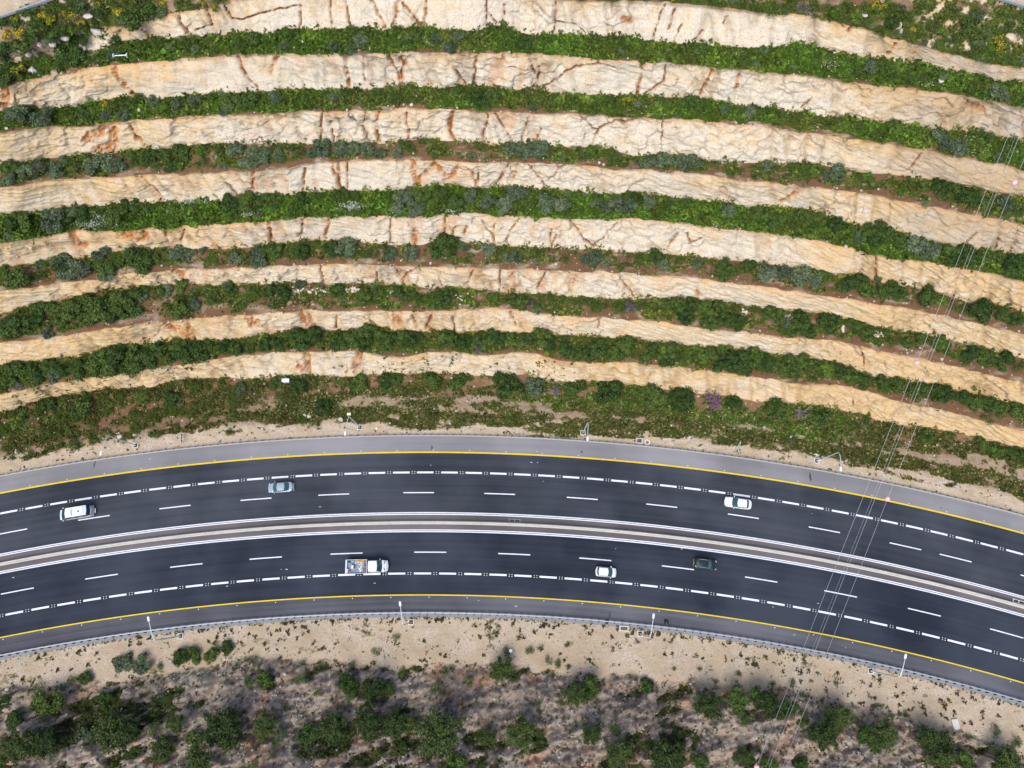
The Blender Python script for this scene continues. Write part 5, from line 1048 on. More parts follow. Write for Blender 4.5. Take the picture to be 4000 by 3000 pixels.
PL = """A Y250,80,45 Y310,110,40 Y390,75,25 Y490,140,38 Y120,190,52 Y40,205,42 Y105,450,52 Y735,65,42 Y600,20,25 Y1010,15,30 Y1130,40,25 Y1250,20,35 Y1325,40,35 Y460,70,25 D670,140,105 D690,205,70 D830,90,90 D960,60,60 D400,320,80 D460,350,60 D360,400,50 D40,480,60 D60,430,50 D30,270,60 D150,260,60 D560,370,40 D250,330,40 D20,120,50 D620,70,50 D500,50,50 D1180,30,45 D900,30,60 D300,40,40 D560,130,40 G1000,60,40 G930,90,35 D340,200,70 D480,240,50 D220,180,60 D90,130,45 D170,60,40 D15,330,50 B430,180,40 B190,225,40 G300,240,40 B540,200,35 D700,20,40 G760,110,40
A D870,270,45 B840,265,35 D970,270,50 D1040,300,35 D1120,260,35 G1050,290,30 D1460,260,50 D1560,240,55 D1500,280,35 D1800,210,40 B1770,200,35 D1640,260,30 D2190,190,40 D2190,280,50 G2050,290,35 D1280,260,30 G700,330,40 G1200,300,30 G1740,290,30 D640,330,35
B D130,180,40 G160,250,50 G120,300,40 D390,180,35 D480,220,65 D420,260,40 B480,290,35 G640,240,40 G770,230,40 D640,200,30 D1090,220,50 D1170,260,60 D1090,200,40 B570,240,25 G720,295,50 D500,170,35
C D240,270,25 D220,310,30 B230,320,25 B390,350,20 D500,350,45 D500,390,35 G560,390,30 D480,320,25 B920,390,40 D930,350,35 B1000,370,30 D1120,360,30 D1180,430,40 D1160,380,35 G1260,420,50 D1360,400,50 D1400,440,50 D1340,440,40 D1530,500,45 D1600,500,40 D1500,440,25 B1530,460,25 G2050,570,55 G2100,600,30 D1890,560,40 D1960,580,40 D2130,520,40 B2000,580,25 G1250,380,25
C Y1320,30,58 Y1760,110,25 Y2050,270,50 Y2060,210,42 Y2170,280,30 Y1530,175,22 Y1590,110,20 P860,40,55 P740,65,30 D650,70,50 D560,40,40 D1330,190,50 D1400,130,60 D1240,130,35 D1500,90,50 D1660,150,50 D1850,150,60 D1950,200,60 D1730,240,50 D1660,270,30 D1900,320,50 D2050,330,50 D2120,370,40 D1080,120,30 D1000,30,40 D1150,40,40 D1800,60,50 D2130,120,50 D2190,200,40 G1600,260,25 D480,30,40 D340,30,25 D1230,40,50 D1480,200,40 D760,15,40 D930,20,45 B1050,75,45 B1180,100,45 D1580,40,45 B1700,190,45 D1800,220,45 G1930,90,45 B2000,290,40 D2100,180,45 D1560,210,35 G1450,40,35
A G60,700,50 G110,700,70 G260,720,75 D500,680,50 D540,650,35 Y640,640,35 D690,650,50 D770,660,50 P650,715,40 G760,705,50 D1450,620,60 D1530,620,65 G1200,620,45 G1090,640,40 D1310,600,35 D1000,650,30 G940,620,40 D1820,600,30 G1700,600,50 D1880,600,40 D2000,580,30 D2130,580,50 G2060,600,40 G1380,690,30 D1820,660,15
B D290,580,40 D390,590,45 D250,570,35 D370,605,35 D760,560,50 D830,600,45 D900,600,55 D980,590,55 D940,640,45 D840,560,40 D460,620,20 D1200,620,30 D1610,640,30 D1510,650,25 D1480,600,30 P1885,640,22 Y1810,620,35 D1930,620,40 D2000,600,30 D2170,640,45 D1700,600,30 D395,650,20 G1230,665,30
C D90,650,40 D170,640,55 D130,620,30 G370,675,40 G520,690,40 D260,650,30 D710,700,40 D830,720,30 D1060,740,40 B1110,760,30 D1200,770,35 D1400,760,35 B1420,800,35 D1320,810,30 G1700,840,60 G1740,890,60 G1820,930,50 G1830,880,40 B1890,860,30 B1955,880,25 B1955,955,40 D2000,850,50 D2150,870,50 D1960,820,40 D2100,930,40 G2050,970,30
A D50,1040,55 G50,1110,55 G150,1050,55 G230,1040,60 G330,1040,60 D250,1020,50 D420,1000,40 D470,1040,50 D400,1070,20 G570,1020,60 G660,1000,65 G730,1020,55 D810,960,45 D820,1010,40 D930,960,60 D960,1030,40 D890,1010,30 D1000,960,50 D1060,1020,50 D1120,940,60 B1250,930,35 D1260,990,35 D1350,930,45 B1110,1020,40 G1450,920,60 G1560,940,50 G1620,960,60 G1720,960,50 D1830,940,35 D1800,910,35 G1980,910,60 G1920,950,30 G2100,910,50 G2180,910,40 D1400,1010,30 G1520,1000,50 P1500,1010,25 G1580,1000,35
B G50,910,50 G130,910,40 G210,920,55 G290,950,40 D90,950,25 D560,870,30 D470,910,40 G400,940,40 D440,900,50 D630,960,25 G860,960,30 G1090,920,50 G1170,920,55 G1270,910,70 G1200,950,40 G1300,940,40 D1540,950,45 B1590,930,35 D1710,980,45 D1680,940,30 G1950,1000,50 G2040,990,55 G1900,1010,30 G2150,1000,50 G1760,960,25 D1790,980,20
C G130,1010,60 G190,1000,50 D230,1000,30 D310,1010,40 D460,1050,35 G630,1020,40 D680,1040,30 D780,1030,40 D860,1060,45 B920,1060,40 D980,1060,40 G1060,1070,60 G1000,1080,40 B1250,1090,45 D1220,1100,30 B1450,1185,35 D1700,1140,60 D1780,1170,60 D1850,1200,65 D1900,1230,65 D1980,1250,50 D1750,1220,40 G2100,1250,50 D2180,1280,50 D1680,1180,50 D2050,1230,30
A G320,1360,75 D130,1350,70 D60,1380,50 G440,1300,45 D520,1310,60 D400,1350,50 D750,1290,60 D700,1330,50 D840,1270,50 D920,1290,40 D620,1310,40 D1060,1280,30 B1000,1290,30 D1200,1260,40 D1420,1260,70 D1520,1220,60 D1500,1270,60 D1640,1230,50 D1700,1260,45 D1860,1220,50 P1600,1320,20 D1950,1210,50 D2100,1200,55 D2190,1210,40 D1800,1290,40 B1400,1330,40
B D80,1200,40 D30,1220,40 G420,1230,60 G400,1280,40 G470,1170,30 G510,1280,60 D540,1200,60 D660,1200,60 D700,1180,50 D760,1250,55 G850,1210,55 D820,1180,40 G960,1250,60 G1060,1260,60 G1040,1290,40 G1120,1200,60 G1170,1190,50 D1230,1260,40 D1270,1290,35 G1320,1250,60 G1400,1260,50 G1430,1260,40 D1080,1170,35 D1190,1230,40 D1640,1230,50 G1680,1280,50 G1790,1270,60 D1870,1220,50 G1850,1260,50 G1950,1250,50 G1730,1250,40 D2080,1250,40 D2180,1240,40 G1620,1250,45
F G390,40,50 G370,20,40 D560,40,50 D640,80,70 D700,90,50 D740,70,45 D850,80,60 D800,60,40 D950,60,45 D930,130,45 D1060,110,65 D1150,150,40 D1240,170,60 D1330,170,75 D1290,210,60 G1200,200,40 D1370,200,60 B1470,230,35 D1450,220,50 G1550,250,70 G1610,280,75 G1660,270,50 D1760,270,60 D1780,330,55 D1860,290,70 D1900,340,60 D1970,310,60 D2060,330,60 D2150,360,70 D2150,410,55 D2200,330,50
D G235,370,35 D100,440,85 D370,380,60 G480,400,75 G620,290,55 D640,390,70 G650,420,60 D540,380,50 B735,360,35 D860,340,90 D920,340,60 D800,310,40 D700,330,40 G370,340,60 G1110,290,65 G1160,300,50 D1290,330,40 G1450,330,50 G1580,310,60 G1600,350,55 D1640,300,45 D1690,280,60 D1400,310,30 D1830,270,50 D1850,290,60 D1890,240,40 D1800,300,40 D2050,260,60 D2110,270,50 D2180,250,40 D250,430,40 D370,430,40 G1250,270,30 G420,420,60
E G80,260,70 G40,280,40 D130,270,40 D210,310,40 D270,300,30 G350,300,50 D340,330,40 G480,300,50 G500,280,30 D680,250,90 B700,220,45 D740,270,55 D660,290,50 B710,310,25 D850,310,25 G960,270,50 D1050,270,30 G1080,330,35 G1130,320,40 G1260,350,25 D1440,330,40 G1580,340,55 G1630,320,45 G1690,360,35 D1870,330,50 D1990,320,55 G2040,370,45 D2140,350,35 G810,260,40 D1790,290,25
F D90,340,35 G190,370,35 D370,400,75 D520,370,50 G620,420,65 G740,420,60 G830,440,70 G920,460,65 D960,430,50 B1000,440,40 D1150,490,70 D1200,490,65 D1100,520,50 D1250,530,60 D1340,530,55 D1420,520,60 D1480,540,45 D1600,560,75 D1600,610,30 B1710,590,35 D1780,630,40 D1850,650,50 D1950,650,85 D2080,680,60 D2160,700,50 D1900,680,40 D2150,740,40 G1310,460,30
D D100,720,90 D60,760,80 D240,640,60 D330,640,60 G310,640,40 D430,650,75 D550,600,70 D600,660,95 D530,710,50 D720,600,85 D790,640,75 D680,690,60 D830,560,60 G870,560,40 D900,520,40 D1000,540,45 G1020,530,50 D1090,640,70 D1110,580,40 G1200,610,50 D1310,570,45 D1420,520,50 G1400,500,40 D1500,610,35 D1660,530,60 D1740,550,55 D1560,530,40 D2090,540,40 D1960,480,40 G1850,490,40 D220,710,60 D390,700,60 G290,790,40 D1120,480,50
E D30,530,55 D190,560,50 D280,530,35 D400,540,50 D490,560,45 D440,590,40 D640,580,50 D690,570,60 D740,540,35 B1000,570,45 D600,580,40 D1120,590,50 D1180,600,65 D1260,620,45 P1225,600,35 D1290,590,30 D1345,590,40 D1520,610,40 D1580,590,35 D1650,630,45 P1830,640,50 D1780,640,40 D1890,610,40 D2140,620,45 D2180,660,60 D2060,600,40 G1260,650,30
F D80,620,60 D130,680,70 D180,600,50 D250,640,60 D280,720,65 D360,700,60 D440,720,65 D330,640,50 D560,650,45 D640,660,55 D700,650,55 P740,720,45 D840,680,60 D790,760,55 D870,750,70 D720,770,40 D700,700,50 D1010,720,75 D1150,740,45 B1190,760,40 D1240,800,50 D1280,780,40 D1360,790,30 D1400,850,35 D1440,840,40 D1560,830,45 D1500,860,45 D1660,840,45 B1700,840,40 D1740,860,40 D1880,910,60 D1850,970,40 D1960,900,40 D1970,950,50 D2060,980,50 D2110,950,60 D2180,1000,40
D D60,1070,60 D100,1010,60 D180,1010,50 D290,1000,50 D380,1030,50 G330,1060,45 D470,1010,60 D620,960,90 D730,920,85 D840,960,85 D910,950,65 D800,1000,60 D680,1010,60 D970,890,60 D1100,870,60 D1090,930,70 D1200,910,80 D1270,870,50 D1390,880,50 D1460,880,60 D1540,870,40 D1640,860,60 D1700,850,50 D1830,820,65 D1870,840,75 D1930,800,60 D2070,840,60 D2150,830,60 D2200,810,40 D1740,880,40 P110,1120,35 D480,1060,40 D230,1070,50 D1540,900,40
E D50,820,60 D120,830,60 D220,790,70 D300,810,60 D340,840,60 D430,820,50 D490,830,65 D540,830,45 D200,860,50 D330,890,40 D700,830,75 D730,810,50 D800,850,60 D890,820,50 D960,830,65 D1020,820,55 B1090,820,45 D1200,820,60 D1290,820,70 D1330,850,60 P900,890,40 D1440,900,65 D1510,920,50 D1420,840,40 D1590,930,60 D1650,900,70 D1720,920,55 D1810,860,65 D1790,920,50 D1960,900,50 B2050,910,60 D2090,900,45 D2060,960,55 D2160,950,40 D1930,950,50 D2000,860,40 B1010,975,20
F D30,900,60 D170,920,40 B230,920,40 B380,860,50 D280,920,50 D370,980,70 D440,960,80 D480,1000,70 D540,930,70 D620,970,65 D680,1000,60 D770,990,70 D850,970,60 D920,1000,65 B1000,1010,50 D1000,970,50 D1080,1020,55 B1170,1060,45 D1150,1060,60 D1220,1090,60 D1250,1060,40 D1350,1090,50 B1350,1140,40 D1430,1110,60 D1540,1160,65 D1600,1140,50 D1690,1160,70 D1740,1170,55 D1850,1190,55 D1910,1220,65 D1990,1220,50 D2060,1260,60 D2150,1270,60 D2000,1330,40 D1960,1310,30 D2200,1260,40 D800,1060,40 D1640,1180,40
E D155,1100,65 D310,1080,60 D400,1070,45 G330,1090,40 D610,1090,65 D770,1090,62 D840,1070,35 D1080,1110,88 G1250,1120,70 D1490,1130,75 D1700,1150,88 D1980,1180,92 D2150,1210,80 P1370,1150,38
F D110,1200,88 D420,1220,62 D690,1250,78 D920,1310,80 D1610,1420,60 D1400,1360,40 D1750,1420,40 D1950,1480,60 D2050,1510,60 D2150,1530,60 D1250,1330,40 D2200,1480,40
D D1845,1120,55 D2190,1110,45 D1060,1190,60 D1040,1220,40 D540,1230,80 D300,1220,60 D480,1290,50 D870,1180,50 D1400,1140,40 G1490,1130,40 D1700,1100,50 D2010,1240,60 D1720,1190,40 D150,1290,50
G T110,960,105 T290,940,95 T700,890,125 T790,880,85 T1380,870,138 T1080,830,65 T1010,990,85 T1230,1060,95 G520,900,60 D300,700,90 D240,720,60 D640,690,55 D90,810,60 D30,720,50 D235,610,40 D530,540,50 D440,570,40 D1590,500,30 D1620,570,60 D1540,580,45 D1670,550,45 D1850,560,40 D2150,580,60 D2160,660,40 T2060,860,105 T1640,850,85 D1900,900,70 G1730,890,40 D1700,950,40 D950,860,45 D820,1000,60 D1200,940,60 D1960,640,30 D1110,420,60 D1200,410,50 D1310,400,60 G760,460,60 G870,470,60 D1390,370,50 D980,490,30 D1680,1020,25 D1560,1090,40 D260,790,40
H T1040,500,82 T240,630,85 D330,620,70 D400,530,50 D100,600,60 D100,670,35 T220,830,105 T370,840,85 T480,840,65 T650,880,145 T950,915,65 T1170,895,105 T40,880,75 T1500,650,78 D1590,600,80 D640,620,45 D270,385,35 D690,510,35 D830,570,40 D1210,385,35 D1280,365,22 D1070,385,40 D1330,440,30 D1390,470,35 D1460,475,20 D1930,610,60 T1600,895,68 D1730,870,50 T1770,1010,95 T2060,1030,105 D750,1080,80 D2150,910,25 D1410,715,30 D1270,710,25 D390,300,30 B1690,205,16 D2005,285,16 D2110,300,14 D2045,315,14
I T265,725,95 D450,690,80 D560,660,70 T640,715,90 D510,820,50 D470,800,50 D760,740,60 D840,790,60 T1060,795,90 D1000,850,60 T970,905,95 D1160,800,30 T1350,895,90 D1230,900,70 D1300,960,60 T1620,930,85 T1700,965,92 T1700,1060,85 D1850,1050,70 T2100,1070,105 D1400,990,40 T50,1040,85 T490,1040,65 D210,1060,60 G230,1060,45 D640,1080,60 D830,1090,60 D2040,880,40 D2170,950,40 D660,580,25 D790,590,30 D1050,590,20 D900,570,14 D50,490,18 D210,490,20 D450,530,25"""
plants = []  # crop H: dark shrub upper-right of a pine is added as its cast shadow
for ln in PL.split('\n'):
    p = ln.split(); o = ORG[p[0]]
    for q in p[1:]:
        a = q[1:].split(','); plants.append((q[0], o[0] + float(a[0]) * K, o[1] + float(a[1]) * K, float(a[2]) * K))
LM = [(0, 'at the left edge'), (210, 'in line with the minibus'), (420, 'in line with the left banded lamp'), (640, 'in line with the chevron board'), (860, 'left of the silver car'), (1030, 'in line with the silver car'), (1220, 'in line with the boxed lamp'), (1500, 'right of the loaded pickup'), (1720, 'left of the median drain'), (1920, 'in line with the median drain'), (2160, 'in line with the plain lamp'), (2390, 'in line with the manhole'), (2630, 'in line with the black car'), (2830, 'in line with the white saloon'), (3050, 'in line with the right banded lamp'), (3330, 'left of the cables'), (3600, 'right of the cables'), (3800, 'at the right edge')]
TER = {14: 'first terrace', 12: 'second terrace', 10: 'third terrace', 8: 'fourth terrace', 6: 'fifth terrace', 4: 'sixth terrace', 2: 'seventh terrace', 0: 'hillside verge', 16: 'top slope', -1: 'slope below road'}
KN = {'D': ('dark green', 'shrub', 'dark_shrub'), 'G': ('grey green', 'shrub', 'grey_shrub'), 'B': ('bright green', 'shrub', 'bright_shrub'), 'Y': ('yellow flowering', 'broom', 'broom_bush'), 'P': ('purplish twiggy', 'bush', 'twiggy_bush'), 'T': ('green', 'pine', 'pine_tree')}
items = []
for kd, x, y, r_ in plants:
    if kd != 'T' and r_ < 45: r_ *= rnd.uniform(.9, 1.05)
    if kd in 'DG' and x < 620 and y < 330 - x * .42: r_ *= 1.22
    yb_ = y + .55 * r_
    if y < 1750:
        i = int(np.clip(np.searchsorted(xs, x), 0, NC - 1)); j = int(np.argmin(np.abs(GY[i] - yb_))); s_ = int(SEG[j])
        if s_ % 2 == 1:
            j2 = np.where(SEG == s_ - 1)[0][-2]; s_ -= 1
            if GY[i, j2] - yb_ > r_ * .9: s_ += 1; j2 = j                     # really growing on the rock
            j = j2
        zg = float(DZ[i, j]); ter = s_ if s_ % 2 == 0 else s_ - 1
    else: zg = lookup(x, yb_); ter = -1
    dep = (H - zg) * F / (F * CT + (y - 1500) * ST); Rm = r_ * dep / F
    up = .45 * Rm if kd != 'T' else .75 * Rm
    X, Y = unproj(x, y, zg + up)
    items.append([kd, x, y, Rm, Vector((float(X), float(Y), zg - .05)), ter])
lim = sorted([it[3] for it in items if it[0] == 'D'], reverse=True); lim = lim[299] if len(lim) > 300 else 0
cnt_d = 0; scrub = []; cells = {}
for it in items:
    kd, x, y, Rm, P, ter = it
    if kd == 'D':
        if Rm <= lim or cnt_d >= 300: scrub.append(it); continue
        cnt_d += 1
    big_ = 'large ' if r_ and Rm > 1.75 and kd in 'DG' else 'small ' if Rm < .85 and kd in 'DGB' else ''
    if kd == 'T': big_ = 'broad ' if Rm > 2.9 else 'small ' if Rm < 2.2 else ''
    lm = [n for v, n in LM if x >= v] ; lm = lm[-1] if lm else LM[0][1]
    cells.setdefault((big_, kd, ter, lm), []).append(it)
ORD = ['first', 'second', 'third', 'fourth', 'fifth', 'sixth', 'seventh', 'eighth', 'ninth', 'tenth', 'eleventh', 'twelfth', 'thirteenth', 'fourteenth']
GRP = {'D': 'dark green shrubs on the slopes', 'G': 'grey green shrubs on the slopes', 'B': 'bright green shrubs on the slopes', 'Y': 'yellow flowering brooms', 'P': 'purplish twiggy bushes', 'T': 'pines on the slope below the road'}
for (big_, kd, ter, lm), lst in cells.items():
    lst.sort(key=lambda t: t[1])
    for n_, (k_, x, y, Rm, P, t_) in enumerate(lst):
        kn = KN[kd]; base = f'{big_}{kn[0]} {kn[1]}, {TER[ter]}, {lm}'
        lab = base if len(lst) == 1 else base + f', {ORD[n_]} from left'
        rz_ = rnd.uniform(0, 6.28)
        if kd == 'T':
            trunk, limbs, crown = PINES[rnd.randrange(len(PINES))]
            o = thing('pine_tree', P, rz_, lab, 'pine tree', GRP[kd]); o.scale = (Rm * .98, Rm * .98, Rm * .82)
            t_ = link('trunk', trunk, o); link('limbs', limbs, t_); link('crown', crown, o)
        else:
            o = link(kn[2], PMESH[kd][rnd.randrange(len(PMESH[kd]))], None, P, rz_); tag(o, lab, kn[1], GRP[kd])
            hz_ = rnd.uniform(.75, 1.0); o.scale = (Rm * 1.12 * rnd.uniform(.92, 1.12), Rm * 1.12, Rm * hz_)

# flowering tree and a bare one on the verge
def twig_tree(x, y, rpx, label, name, colf, nleaf, barkmat, seed):
    r = np.random.default_rng(seed); zg = lookup(x, y + rpx * .6); Rm = rpx / 21.5; X, Y = unproj(x, y, zg + .8 * Rm)
    t = thing(name, (float(X), float(Y), zg), 0, label, 'tree'); b = MB(); tips = []
    b.tube([(0, 0, -.2), (0, 0, .35 * Rm)], [.10, .08], 7)
    for i in range(11):
        a = i * 2.4 + r.uniform(-.4, .4); ln = Rm * r.uniform(.7, 1.15); p0 = np.array([0, 0, .3 * Rm]); e = np.array([math.cos(a) * ln, math.sin(a) * ln, Rm * r.uniform(.7, 1.3)]); mpt = (p0 + e) / 2 + r.normal(0, .08 * Rm, 3)
        b.tube([p0, mpt, e], [.06, .04, .012], 5)
        for k in range(4):
            f = r.uniform(.35, .95); s0 = p0 + (e - p0) * f; s1 = s0 + r.normal(0, .25 * Rm, 3) + np.array([0, 0, .15 * Rm]); b.tube([s0, s1], [.025, .008], 4)
            for q in np.linspace(.2, 1, 6): tips.append(s0 + (s1 - s0) * q)
        for q in np.linspace(.4, 1, 8): tips.append(p0 + (e - p0) * q)
    b.build('trunk', barkmat, t, smooth=True)
    tips = np.array(tips); k = r.choice(len(tips), nleaf); P = tips[k] + r.normal(0, .10, (nleaf, 3)); d = r.normal(0, 1, (nleaf, 3)); d /= np.linalg.norm(d, axis=1, keepdims=True)
    V, Q, Cc = leaf_quads(P, d, r.uniform(.10, .2, nleaf), np.full(nleaf, .7), np.array(colf) * r.uniform(.7, 1.3, (nleaf, 1)), .5, r)
    link('crown', np_mesh('crown', V, Q, M_LEAF, False, {'col': Cc}), t)
twig_tree(2600 + 292 * K, 800 + 1205 * K, 58 * K, 'small tree covered in magenta pink blossom on the hillside verge', 'blossom_tree', (.26, .085, .23), 1300, M_BARK, 71)
twig_tree(2600 + 842 * K, 800 + 1285 * K, 46 * K, 'thin mauve leafless tree beside a dark shrub, right hillside verge', 'bare_tree', (.30, .20, .26), 260, plain('mauve_bark', (.30, .22, .27), .9), 72)

# everything past the 300 largest dark shrubs, plus low scrub nobody could count
def merged_scrub(name, lst, low=.5):
    VV, QQ, CC = [], [], []; n0 = 0
    for kd, P, Rm, hz_, dim in lst:
        V, Q, Cq, Vt, Ft, Ct = PROTO[kd][rnd.randrange(len(PROTO[kd]))]; sub = rng.choice(len(Q), int(len(Q) * low), replace=False)
        a = rnd.uniform(0, 6.28); ca, sa = math.cos(a), math.sin(a); V4 = V.reshape(-1, 4, 3)[sub].reshape(-1, 3)
        X = (V4[:, 0] * ca - V4[:, 1] * sa) * Rm * 1.1 + P[0]; Y = (V4[:, 0] * sa + V4[:, 1] * ca) * Rm * 1.1 + P[1]; Z = V4[:, 2] * Rm * hz_ + P[2]
        c = Cq.reshape(-1, 4, 4)[sub].reshape(-1, 4).copy(); c[:, :3] *= np.array(dim)
        VV.append(np.stack([X, Y, Z], 1)); QQ.append(np.arange(len(X)).reshape(-1, 4) + n0); CC.append(c); n0 += len(X)
    tag(link(name, np_mesh(name, np.concatenate(VV), np.concatenate(QQ), M_LEAF, False, {'col': np.concatenate(CC)})), kind='stuff')
lst = [(kd, P, Rm, .85, (1, 1, 1)) for kd, x, y, Rm, P, ter in scrub]

# ------------------------------------------------------------------ ground cover
def cell_area(X, Y, Z):
    P = np.stack([X, Y, Z], -1); return np.linalg.norm(np.cross(P[1:, :-1] - P[:-1, :-1], P[:-1, 1:] - P[:-1, :-1]), axis=-1)
fi0, fi1 = np.searchsorted(xs, [-120, 4120])
sl = slice(fi0, fi1); AR = cell_area(DX[sl], DY[sl], DZ[sl])
def cl(a): return a[sl][:-1, :-1]
gxx, gyy = cl(GX), cl(GY); inpic = (gyy > -80)
nclump = cl(fbm(WX / .9, WY / .7, 201, 3)); nbig = cl(fbm(WX / 4.5, WY / 2.5, 205, 3))
Sg = cl(S2)
dens = np.where(Sg == 0, sstep(.48, .66, nclump * .45 + cl(veg) * .6) * (.25 + cl(veg)) + .02, 0)
dens = np.where((Sg % 2 == 0) & (Sg >= 2) & (Sg <= 14), (cl(veg) ** 1.3) * (.25 + sstep(.35, .6, nclump)), dens)
dens = np.where(Sg == 16, sstep(.42, .58, nclump) * cl(veg) * 1.3, dens)
dens = np.where((Sg % 2 == 1), .16 * (Sg == 1) * sstep(.60, .72, nclump) * sstep(1150, 1450, gxx) * (gxx < 2250) + (Sg == 1) * .12 * sstep(.58, .7, nclump) * (gxx < 800), dens)
dens = np.where((Sg % 2 == 1), dens + .42 * (1 - sstep(.0, .13, cl(T2))) * sstep(.42, .62, nclump) + .16 * sstep(.93, 1, cl(T2)) * sstep(.5, .7, nclump), dens)
dens *= (cl(rock) < .5) | (Sg % 2 == 1); dens *= ~cl(trk); dens *= inpic
def sample(dens, AR, n):
    p = (dens * AR).ravel(); p /= p.sum(); return rng.choice(len(p), n, p=p)
NT = 105000
idx = sample(dens, AR, NT); ii, jj = np.unravel_index(idx, AR.shape)
fu = rng.uniform(0, 1, NT); fv = rng.uniform(0, 1, NT)
def interp(A): A = A[sl]; return A[ii, jj] * (1 - fu) * (1 - fv) + A[ii + 1, jj] * fu * (1 - fv) + A[ii, jj + 1] * (1 - fu) * fv + A[ii + 1, jj + 1] * fu * fv
TP = np.stack([interp(DX), interp(DY), interp(DZ)], 1); lu = interp(lush); sg_t = S2[sl][ii, jj]; gx_t = gxx[ii, jj]; gy_t = gyy[ii, jj]; cl_t = nbig[ii, jj]
def tuft_mesh(name, TP, size, col, nq=3, tilt=.9):
    n = len(TP); P = np.repeat(TP, nq, 0); s = np.repeat(size, nq) * rng.uniform(.7, 1.3, n * nq)
    d = rng.normal(0, 1, (n * nq, 3)); d[:, 2] = np.abs(d[:, 2]) * .8 + .5; d /= np.linalg.norm(d, axis=1, keepdims=True)
    P = P + np.c_[rng.normal(0, .28, (n * nq, 2)) * s[:, None], s * rng.uniform(.12, .42, n * nq)]
    c = np.repeat(col, nq, 0) * rng.uniform(.6, 1.4, (n * nq, 1))
    V, Q, Cc = leaf_quads(P, d, s, rng.uniform(.35, .75, n * nq), np.clip(c, 0, 1), tilt)
    tag(link(name, np_mesh(name, V, Q, M_GRASS, False, {'col': Cc})), kind='stuff')
verge_t = sg_t == 0
green = np.array([.040, .098, .007]); olive = np.array([.070, .078, .018]); dark = np.array([.018, .034, .007]); dry = np.array([.20, .16, .075])
col = olive[None] * (1 - lu[:, None]) + green[None] * lu[:, None]
kk = rng.uniform(0, 1, NT)
pt = fbm(TP[:, 0] / 2.4, TP[:, 1] / 1.8, 251, 3); col = col * (.62 + 1.0 * sstep(.3, .7, pt))[:, None]
col = np.where((fbm(TP[:, 0] / 5, TP[:, 1] / 2, 255, 3) > .58)[:, None], col * np.array([1.5, 1.05, 1.2]), col)
col = np.where((kk < .18)[:, None], dark, col); col = np.where(((kk > .90) & (lu < .75))[:, None], dry * .8, col)
dk_t = np.hypot(TP[:, 0] - RC[0], TP[:, 1] - RC[1]) - R_KERB
vcol = np.where((kk < .50)[:, None], dark * np.array([1.35, 1.0, .7]), np.where((kk < .78)[:, None], np.array([.075, .066, .018]), dry))
lf_t = 1 - sstep(700, 1300, gx_t); vcol = np.where(((rng.uniform(0, 1, NT) < .45 * lf_t))[:, None], np.array([.075, .052, .018]), vcol)
vcol = np.where(((lu > .38) & (kk < .7))[:, None], green * .9, vcol); vcol = vcol * (.7 + .7 * sstep(.3, .7, pt))[:, None]
col = np.where(verge_t[:, None], vcol, col)
size = np.where(verge_t, rng.uniform(.22, .5, NT), np.clip(rng.lognormal(-1.25, .42, NT), .13, .85)) * np.where(sg_t == 8, 1.15, 1)
size = np.where(verge_t & (dk_t < 3), size * .8, size)
tuft_mesh('grass', TP, size, col)

# low scrub on the verge, the steep upper corners and the crest of the terraces
sdens = np.where(Sg == 0, sstep(.58, .70, nclump * .5 + cl(veg) * .42 + .12 * cl(left)) * sstep(1.2, 2.5, cl(dk)), 0) + np.where(Sg == 16, cl(veg) * .7, 0) + np.where((Sg >= 2) & (Sg <= 14) & (Sg % 2 == 0), cl(veg) * .16, 0)
sdens *= inpic * (cl(rock) < .5) * ~cl(trk)
NS_ = 1150; ks = sample(sdens, AR, NS_); si, sj = np.unravel_index(ks, AR.shape)
for a, b_ in zip(si, sj):
    s_ = Sg[a, b_]; lf = cl(left)[a, b_]; Rm = rnd.uniform(.30, .75) * (1.15 if s_ == 16 else 1) * (1 + .5 * lf)
    kd = rnd.choices(['D', 'G', 'B', 'Y'], [5, .5 if s_ == 0 else 1.6, 2.6 * (s_ > 0), .5 if s_ == 16 else 0])[0]; dim = (1.5, .95, .6) if s_ == 0 else (1.0, 1.05, .9)
    lst.append((kd, (DX[sl][a, b_], DY[sl][a, b_], DZ[sl][a, b_] - .03), Rm, .8, dim))
# dark low scrub in the hollows of the lower slope, small weeds on the sandy verge
f0_, f1_ = np.searchsorted(xs2, [-100, 4100]); s2_ = slice(f0_, f1_)
AR2 = cell_area(SX[s2_], SYw[s2_], SZd[s2_]); c2l = lambda a: a[s2_][:-1, :-1]
onp = c2l(SY) < 3060
d2_ = c2l(slope) * (1 - c2l(srock)) ** 1.5 * onp + .025 * c2l(slope) * onp
k2 = sample(d2_, AR2, 620); qi, qj = np.unravel_index(k2, AR2.shape)
for a, b_ in zip(qi, qj):
    lst.append((rnd.choices(['D', 'G', 'P'], [7, 1, .6])[0], (SX[s2_][a, b_], SYw[s2_][a, b_], SZd[s2_][a, b_] - .03), rnd.uniform(.28, .8), .75, (.85, .72, .75)))
merged_scrub('scrub', lst, .34)
NW = 11000; dd = (c2l(slope) * (1 - .93 * c2l(srock)) * .8 + (1 - c2l(slope)) * (.02 + .8 * sstep(.66, .76, c2l(fbm(SX / 1.3, SYw / 1.0, 215, 3))) * sstep(.4, .6, c2l(fbm(SX / 12, SYw / 6, 216, 3))))) * onp
k3 = sample(dd, AR2, NW); wi, wj = np.unravel_index(k3, AR2.shape); jx = rng.uniform(-.15, .15, (NW, 2))
WP = np.stack([SX[s2_][wi, wj] + jx[:, 0], SYw[s2_][wi, wj] + jx[:, 1], SZd[s2_][wi, wj]], 1); kk = rng.uniform(0, 1, NW)[:, None]; sp_ = c2l(slope)[wi, wj][:, None]
